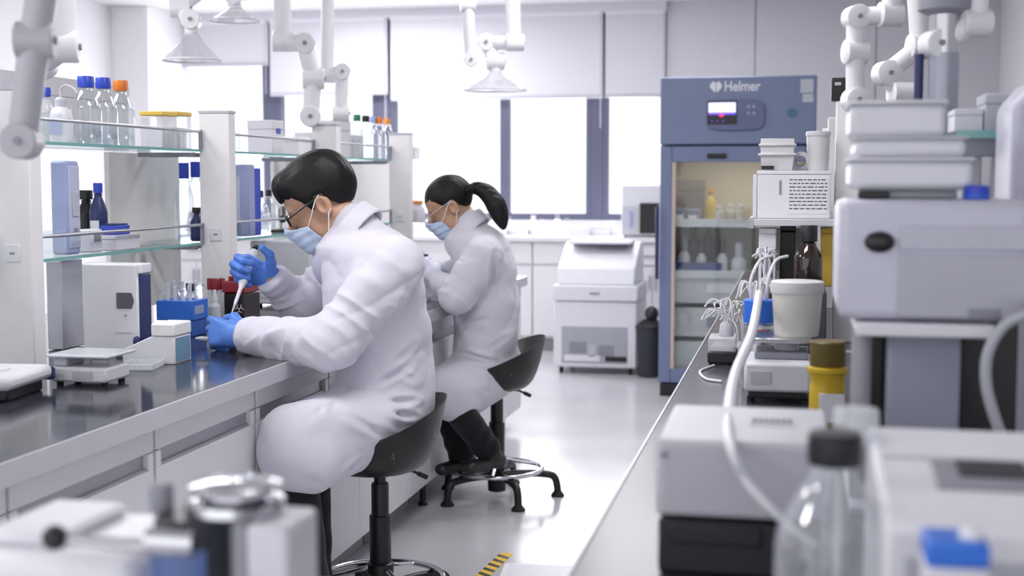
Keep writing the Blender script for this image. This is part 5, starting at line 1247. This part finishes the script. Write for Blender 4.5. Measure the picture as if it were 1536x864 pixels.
# white hose draped in front
pts = [(xb, Yb, 1.105), at(1128, 500, Y=3.0), at(1104, 560, Y=2.5), at(1094, 620, Y=2.08), at(1096, 668, Y=1.77), at(1118, 720, Y=1.74), at(1165, 772, Y=1.72), at(1215, 815, Y=1.74), at(1250, 830, Y=1.80)]
sp_ = spline(pts, 8); tag(M().tube(sp_, [float(v) for v in np.interp(range(len(sp_)), [0, 24, 34, len(sp_)-1], [.0105, .0105, .007, .006])], 12).build('hose', mat('milky_hose', (214, 215, 222), .35)), 'thick milky hose draped over the pale metal instrument box', 'hose')
# -------- conical bottle in the foreground
Yn = 1.43; p = V((atX(1249, Yn, 1.0), Yn, HB)); zt = at(1249, 648, Y=Yn).z-HB
t = thing('reagent_bottle', 'big clear bottle with steep shoulders and black cap in the right foreground', 'bottle', p)
M().lathe([(.055, .001), (.060, .008), (.0615, .02), (.0615, zt-.125), (.059, zt-.108), (.050, zt-.088), (.034, zt-.060), (.025, zt-.048), (.0245, zt-.03)], (0, 0, 0), 36).build('bottle_body', glass('foreground_glass', (.96, .97, .98), 1.0, .05, .10), t)
M().lathe([(.0275, zt-.034), (.0285, zt-.03), (.0285, zt-.003), (.026, zt)], (0, 0, 0), 28).build('cap', BLACK, t)
M().lathe([(.052, .005), (.057, .012), (.058, .02), (.058, .075)], (0, 0, 0), 30).build('liquid', LIQ, t)
M().tube([(.004, 0, .02), (.004, 0, zt-.03)], .003, 8).build('dip_tube', PLASTC, t)
# clear bottle behind it with a pale cap
Yq = 1.62; p = V((atX(1262, Yq, 1.0)+.015, Yq, HB)); zt = at(1262, 612, Y=Yq).z-HB
t = reagent_bottle('clear flask with frosted cap just behind the big black-capped bottle', p, zt, .085, PLASTC, None, None, capw=.62, neck=.5, caph=.03)
# -------- white instrument with dark display at lower right
Yw = 1.33; xl = atX(1322, Yw, .95); zf = at(1420, 792, Y=Yw).z-HB; zb = at(1400, 658, Y=1.62).z-HB
t = thing('ph_meter', 'white sloping instrument with a dark display in the right foreground', 'instrument', (xl, Yw, HB)); W_ = .30
M().prism([(0, .008), (0, zf), (.06, zf+.012), (.27, zb), (.36, zb), (.36, .008)], 0, W_, 'x').build('housing', WHITE, t, .008)
sl = math.atan2(zb-zf-.012, .21); mtx = Matrix.Translation((0, .06, zf+.012)) @ Matrix.Rotation(sl, 4, 'X')
L_ = .21/math.cos(sl)
d0 = (at(1415, 730, Y=1.45).x-xl); 
M().box(d0-.008, d0+.095, L_*.18, L_*.62, 0, .004, mtx).build('display_bezel', GREY, t, .002); M().box(d0+.018, d0+.088, L_*.34, L_*.60, .004, .006, mtx).build('display', BLACK, t)
M().box(.01, W_-.01, L_*.66, L_*.70, 0, .002, mtx).build('seam', GREYW, t)
M().box(.02, W_-.02, -.003, .002, .03, zf-.03).build('front_panel', mat('front_panel_grey', (184, 184, 194), .42), t, .002)
for x_ in (.03, W_-.03): M().lathe([(.012, 0), (.012, .01)], (x_, .04, 0), 12).build('foot', BLACKR, t)
a = at(1432, 838, Y=Yw-.09)
t = thing('cuvette_box', 'small box with bright blue lid in front of the white sloping instrument', 'box', (a.x, Yw-.085, HB)); zt = at(1432, 806, Y=Yw-.09).z-HB
M().cb((0, 0, 0), .055, .06, zt-.022).build('body', WHITE2, t, .004); M().cb((0, 0, zt-.022), .055, .062, .022).build('lid', BLUEP, t, .004); M().ball((.013, -.005, zt+.002), (.011, .011, .008)).build('knob', WHITE, t)
# -------- grey stand with a large white head
Yg = 2.20
def gX(px, z=1.2, Y=Yg): return atX(px, Y, z)
zt, zm, zb = at(1400, 300, Y=Yg).z, at(1400, 482, Y=Yg).z, at(1400, 505, Y=Yg).z
x0, x1 = gX(1256), gX(1545)
t = thing('dispensing_station', 'large pale instrument head on a grey column stand at the right', 'instrument', ((x0+x1)/2, Yg, HB)); c = (x0+x1)/2
HEADM = mat('pale_lavender_enamel', (196, 196, 210), .4)
hd = M().box(x0-c, x1-c, 0, .30, zm-HB, zt-HB).build('head', HEADM, t, .016)
M().box(gX(1345)-c, x1-c-.004, -.006, .002, zm-HB+.006, zt-HB-.085).build('front_cover', mat('lavender_grey_cover', (176, 176, 190), .4), hd, .004)
M().box(gX(1345)-c, x1-c-.004, -.004, .002, zt-HB-.080, zt-HB-.040).build('upper_band', mat('lavender_band', (186, 186, 200), .4), hd, .003)
xk, zk = gX(1317)-c, at(1317, 363, Y=Yg).z-HB
M().ball((xk, -.004, zk), (.0235, .012, .017), 20).build('dark_knob', BLACK, hd)
M().box(gX(1452)-c, gX(1500)-c, -.010, -.004, zm-HB+.008, zm-HB+.022).build('handle_recess', GREY, hd, .002)
M().box(gX(1283)-c, gX(1492)-c, -.02, .26, zb-HB, zm-HB-.003).build('tray_plate', WHITE2, t, .004)
zc = .015
M().box(gX(1336)-c, gX(1450)-c, .05, .20, zc, zb-HB).build('column', mat('blue_grey_column', (150, 152, 170), .4), t, .006)
M().box(gX(1314)-c, gX(1334)-c, .10, .24, zc, zb-HB).build('dark_side', BLACK, t, .003); M().box(gX(1455)-c, x1-c, .10, .30, zc, zm-HB).build('dark_back', BLACK, t, .003)
M().tube([(gX(1296)-c, .06, .0), (gX(1296)-c, .06, zb-HB)], .016, 18).build('guide_rod', mat('grey_rod', (160, 160, 170), .35), t)
M().box(gX(1280)-c, x1-c, -.02, .30, 0, .015).build('foot_plate', GREYW, t, .004)
pts = [at(1540, 470, Y=2.12), at(1505, 490, Y=2.12), at(1482, 530, Y=2.12), at(1480, 580, Y=2.12), at(1497, 640, Y=2.12), at(1520, 690, Y=2.14)]
tag(M().tube(spline([(pts[0].x+.02, 2.19, pts[0].z+.01)]+pts+[(pts[-1].x+.02, 2.16, HB+.06)], 8), .0085, 12).build('hose', mat('pale_grey_hose', (176, 178, 186), .4)), 'pale grey hose looping in front of the black back of the stand', 'hose')
# stacked trays on the head
ztop = zt
def trayX(px, z, Y=Yg+.05): return atX(px, Y, z)
lab = ['bottom smoky tray of the stack on the instrument head', 'wide lower milky tray of the stack on the instrument head', 'middle milky tray of the stack on the instrument head', 'topmost milky tray of the stack']
lv = [(300, 284, 1290, 1440, 0), (284, 236, 1272, 1462, 1), (236, 205, 1280, 1452, 1), (205, 150, 1272, 1422, 1)]
z = zt
MILK2 = mat('hazy_plastic', (214, 215, 222), .4, var=.05, scale=12)
for k, (ya, yb_, pa, pb, kk) in enumerate(lv):
    Yt = Yg+.05; h_ = at(1350, yb_, Y=Yt).z-z; xa, xb2 = trayX(pa, z), trayX(pb, z)
    t = thing('stacked_tray', lab[k], 'tray', ((xa+xb2)/2, Yt, z), 0, 'trays stacked on the instrument head'); w_ = xb2-xa
    m_ = mat('smoky_tray', (150, 156, 160), .3) if k == 0 else MILK2
    M().box(-w_/2+.003, w_/2-.003, 0, .20, 0, h_*.88).build('body', m_, t, .010); M().box(-w_/2, w_/2, -.003, .203, h_*.88, h_).build('rim', m_, t, .004)
    if k == 0: M().box(-w_/2-.004, -w_/2+.045, -.012, .01, .001, .014).build('dark_catch', BLACK, t, .004)
    z += h_
xk = trayX(1465, zt+.01); t = thing('bottle_cap', 'bright blue screw cap lying beside the tray stack', 'cap', (xk, Yg+.05, zt)); M().lathe([(.019, 0), (.020, .003), (.020, .020), (.017, .023)], (0, 0, 0), 24).build('shell', BLUECAP, t); M().lathe([(.0205, .004), (.0205, .007)], (0, 0, 0), 24).build('ring', BLUEP, t)
# -------- steel column, glass shelf and boxes at the far upper right
Ys = 3.0
x0 = atX(1416, Ys, 1.7)
t = thing('steel_column', 'vertical steel service column between bench and ceiling at the upper right', 'column', (x0, Ys, HB)); rS = (at(1440, 60, Y=Ys).x-at(1392, 60, Y=Ys).x)/2
zq = at(1416, 80, Y=Ys).z-HB
M().tube([(0, 0, 0), (0, 0, zq)], rS, 28).build('lower_sleeve', mat('satin_grey_metal', (158, 162, 174), .35, .5), t); M().tube([(0, 0, zq), (0, 0, CEIL-HB)], rS*.96, 28).build('upper_tube', STEEL, t)
M().tube([(-rS*1.5, .01, 0), (-rS*1.5, .01, zq)], rS*.30, 14).build('side_rod', NAVY, t)
zc_ = at(1416, 8, Y=Ys).z-HB; M().lathe([(rS*1.1, zc_-.02), (rS*1.7, zc_-.01), (rS*1.7, zc_+.05), (rS*1.1, zc_+.06)], (0, 0, 0), 28).build('collar', GREY, t)
zsf = at(1470, 196, Y=2.75).z
xa, xb2 = atX(1434, 2.75, zsf), atX(1525, 2.75, zsf)
t = thing('glass_shelf_unit', 'green-edged glass shelf on grey supports at the upper right', 'shelf', ((xa+xb2)/2, 2.75, HB)); w_ = xb2-xa
g = M().box(-w_/2, w_/2, 0, .5, zsf-HB-.012, zsf-HB).build('glass_plate', SHELFG, t); M().box(-w_/2, w_/2, -.002, .0, zsf-HB-.014, zsf-HB+.001).build('green_edge', mat('glass_edge', (120, 176, 172), .25), g)
M().box(-w_/2, w_/2, .02, .05, zsf-HB-.05, zsf-HB-.013).build('support_rail', GREY, t, .002)
for x_ in (-w_*.12, w_*.42): M().box(x_-.02, x_+.02, .10, .16, 0, zsf-HB-.013).build('upright', GREYW, t, .003)
for px, hh, d_, lab_, m_ in ((1447, .045, .055, 'low clear box on the green-edged glass shelf', MILK2), (1497, .075, .07, 'taller pale box on the green-edged glass shelf', GREYW)):
    p = V((atX(px, 2.86, zsf), 2.86, zsf)); carton(lab_, p, d_, .12, hh, m_)
# white rounded cabinet at the right edge
Yr = 2.52; x0 = atX(1514, Yr, 1.5)
zt, zb = at(1520, 92, Y=Yr).z, at(1520, 330, Y=Yr).z
zst = zb
t = thing('tower_instrument', 'tall pale instrument tower cut off by the right edge', 'instrument', (x0+.17, Yr, HB))
M().prism([(-.165, 0), (.2, 0), (.2, zt-HB), (-.06, zt-HB), (-.13, zt-HB-.035), (-.165, zt-HB-.075)], 0, .21, 'y').build('housing', HEADM, t, .014)
M().box(-.10, .19, -.004, .001, (zt-HB)*.55, (zt-HB)*.90).build('front_panel', WHITE2, t, .003); M().box(-.02, .15, -.007, -.003, (zt-HB)*.60, (zt-HB)*.78).build('blue_grey_panel', mat('slate_panel', (118, 124, 158), .4), t, .002)
# ================================================================== TROLLEY IN THE FOREGROUND
TZ = .92; tx0, tx1, ty0, ty1 = -.93, -.47, .92, 1.50
t = thing('trolley', 'white trolley in the near left foreground, mostly below the frame', 'trolley', ((tx0+tx1)/2, (ty0+ty1)/2, 0)); hx, hy = (tx1-tx0)/2, (ty1-ty0)/2
for z in (.25, TZ-.03): M().box(-hx, hx, -hy, hy, z, z+.03).build('shelf', WHITE, t, .006)
for sx in (-1, 1):
    for sy in (-1, 1):
        l_ = M().tube([(sx*(hx-.02), sy*(hy-.02), .10), (sx*(hx-.02), sy*(hy-.02), TZ-.03)], .012, 12).build('upright', STEEL, t)
        ca = M().tube([(sx*(hx-.02)-.012, sy*(hy-.02), .05), (sx*(hx-.02)+.012, sy*(hy-.02), .05)], .05, 18).build('castor', BLACKR, t)
        M().box(sx*(hx-.02)-.018, sx*(hx-.02)+.018, sy*(hy-.02)-.015, sy*(hy-.02)+.015, .06, .11).build('castor_fork', GREY, ca)
Yt = 1.28
def tX(px, z=1.05, Y=Yt): return atX(px, Y, z)
def tZ(py, px=300, Y=Yt): return at(px, py, Y=Y).z
x0, x1 = tX(-60), tX(210)
t = thing('white_housing', 'blurred white rounded housing at the lower left corner', 'instrument', ((x0+x1)/2, Yt+.06, TZ)); w_ = x1-x0
M().box(-w_/2, w_/2, -.08, .12, .006, tZ(838)-TZ).build('housing', WHITE, t, .02); M().box(-w_/2+.02, w_/2-.10, -.06, .10, tZ(838)-TZ, tZ(818)-TZ).build('raised_lid', WHITE2, t, .010)
for x_ in (-w_*.4, w_*.4): M().lathe([(.012, 0), (.012, .01)], (x_, 0, 0), 12).build('foot', BLACKR, t)
cx = tX(292)
t = thing('pressure_filter', 'metal filter vessel with a ball-ended lever and chrome top in the left foreground', 'instrument', (cx, Yt, TZ))
zz = lambda py: tZ(py)-TZ; xx = lambda px: tX(px)-cx
M().lathe([(.040, 0), (.042, .004), (.042, zz(775)), (.038, zz(770))], (0, 0, 0), 32).build('body', mat('dark_vessel', (40, 42, 50), .35), t)
M().lathe([(.0425, .01), (.0432, .012), (.0432, zz(812)), (.0425, zz(810))], (-.004, -.002, 0), 32).build('blue_band', mat('steel_blue_band', (78, 98, 150), .35), t)
tr_ = xx(342)
M().lathe([(.048, zz(772)), (.052, zz(766)), (.052, zz(752)), (.044, zz(748)), (.030, zz(747)), (.030, zz(742)), (.046, zz(738)), (.048, zz(729)), (.026, zz(722))], (tr_, .02, 0), 36).build('chrome_top', CHROME, t)
M().lathe([(.012, zz(772)), (.013, zz(765)), (.013, zz(735)), (.010, zz(730))], (xx(236), .01, 0), 20).build('knob_post', GREY, t)
M().tube([(xx(140), -.05, zz(800)), (xx(215), -.045, zz(806)), (xx(312), -.040, zz(806))], [.006, .0075, .010], 14).build('lever', STEEL, t); M().ball((xx(121), -.052, zz(798)), .0135, 16).build('lever_ball', BLACK, t)
M().tube([(xx(250), -.042, zz(796)), (xx(318), -.040, zz(797))], .013, 16).build('clamp_barrel', CHROME, t)
M().tube([(xx(360), .01, 0), (xx(360), .01, zz(768))], .017, 20).build('side_pipe', mat('grey_rod', (160, 160, 170), .35), t)
x0, x1 = tX(384), tX(448)
t = thing('supply_box', 'upright white block right of the blurred metal vessel', 'instrument', ((x0+x1)/2, Yt+.0, TZ)); w_ = x1-x0
M().box(-w_/2, w_/2, -.03, .06, .0, tZ(772)-TZ).build('housing', mat('pale_block', (206, 206, 214), .4), t, .007); M().box(-w_/2+.006, w_/2-.006, -.033, -.028, .02, .07).build('front_panel', GREYW, t, .002)
# ================================================================== FLOOR MARKINGS
a, b = at(722, 866, Z=0), at(752, 838, Z=0)
t = thing('hazard_tape', 'yellow and black striped tape on the floor at the bottom of the frame', 'tape', ((a.x+b.x)/2, (a.y+b.y)/2, .0008), math.atan2(b.y-a.y, b.x-a.x)); L = (b-a).length*1.6
M().box(-L/2, L/2, -.025, .025, 0, .0006).build('tape', mat('tape_yellow', (228, 186, 40), .5), t)
for k in range(6):
    u = -L/2+.02+k*(L-.04)/6; M().prism([(u, -.025), (u+.025, -.025), (u+.055, .025), (u+.03, .025)], .0006, .0010).build('stripe', BLACK, t)
a, b = at(748, 866, Z=0), at(860, 842, Z=0)
t = thing('floor_plate', 'white plate lying on the floor beside the striped tape', 'plate', ((a.x+b.x)/2+.02, (a.y+b.y)/2-.12, 0), .1); M().box(-.13, .16, -.2, .17, .0005, .006).build('plate', mat('plate_white', (232, 231, 234), .35), t, .002); M().box(-.11, .14, -.18, .15, .006, .0065).build('inlay', WHITE2, t)
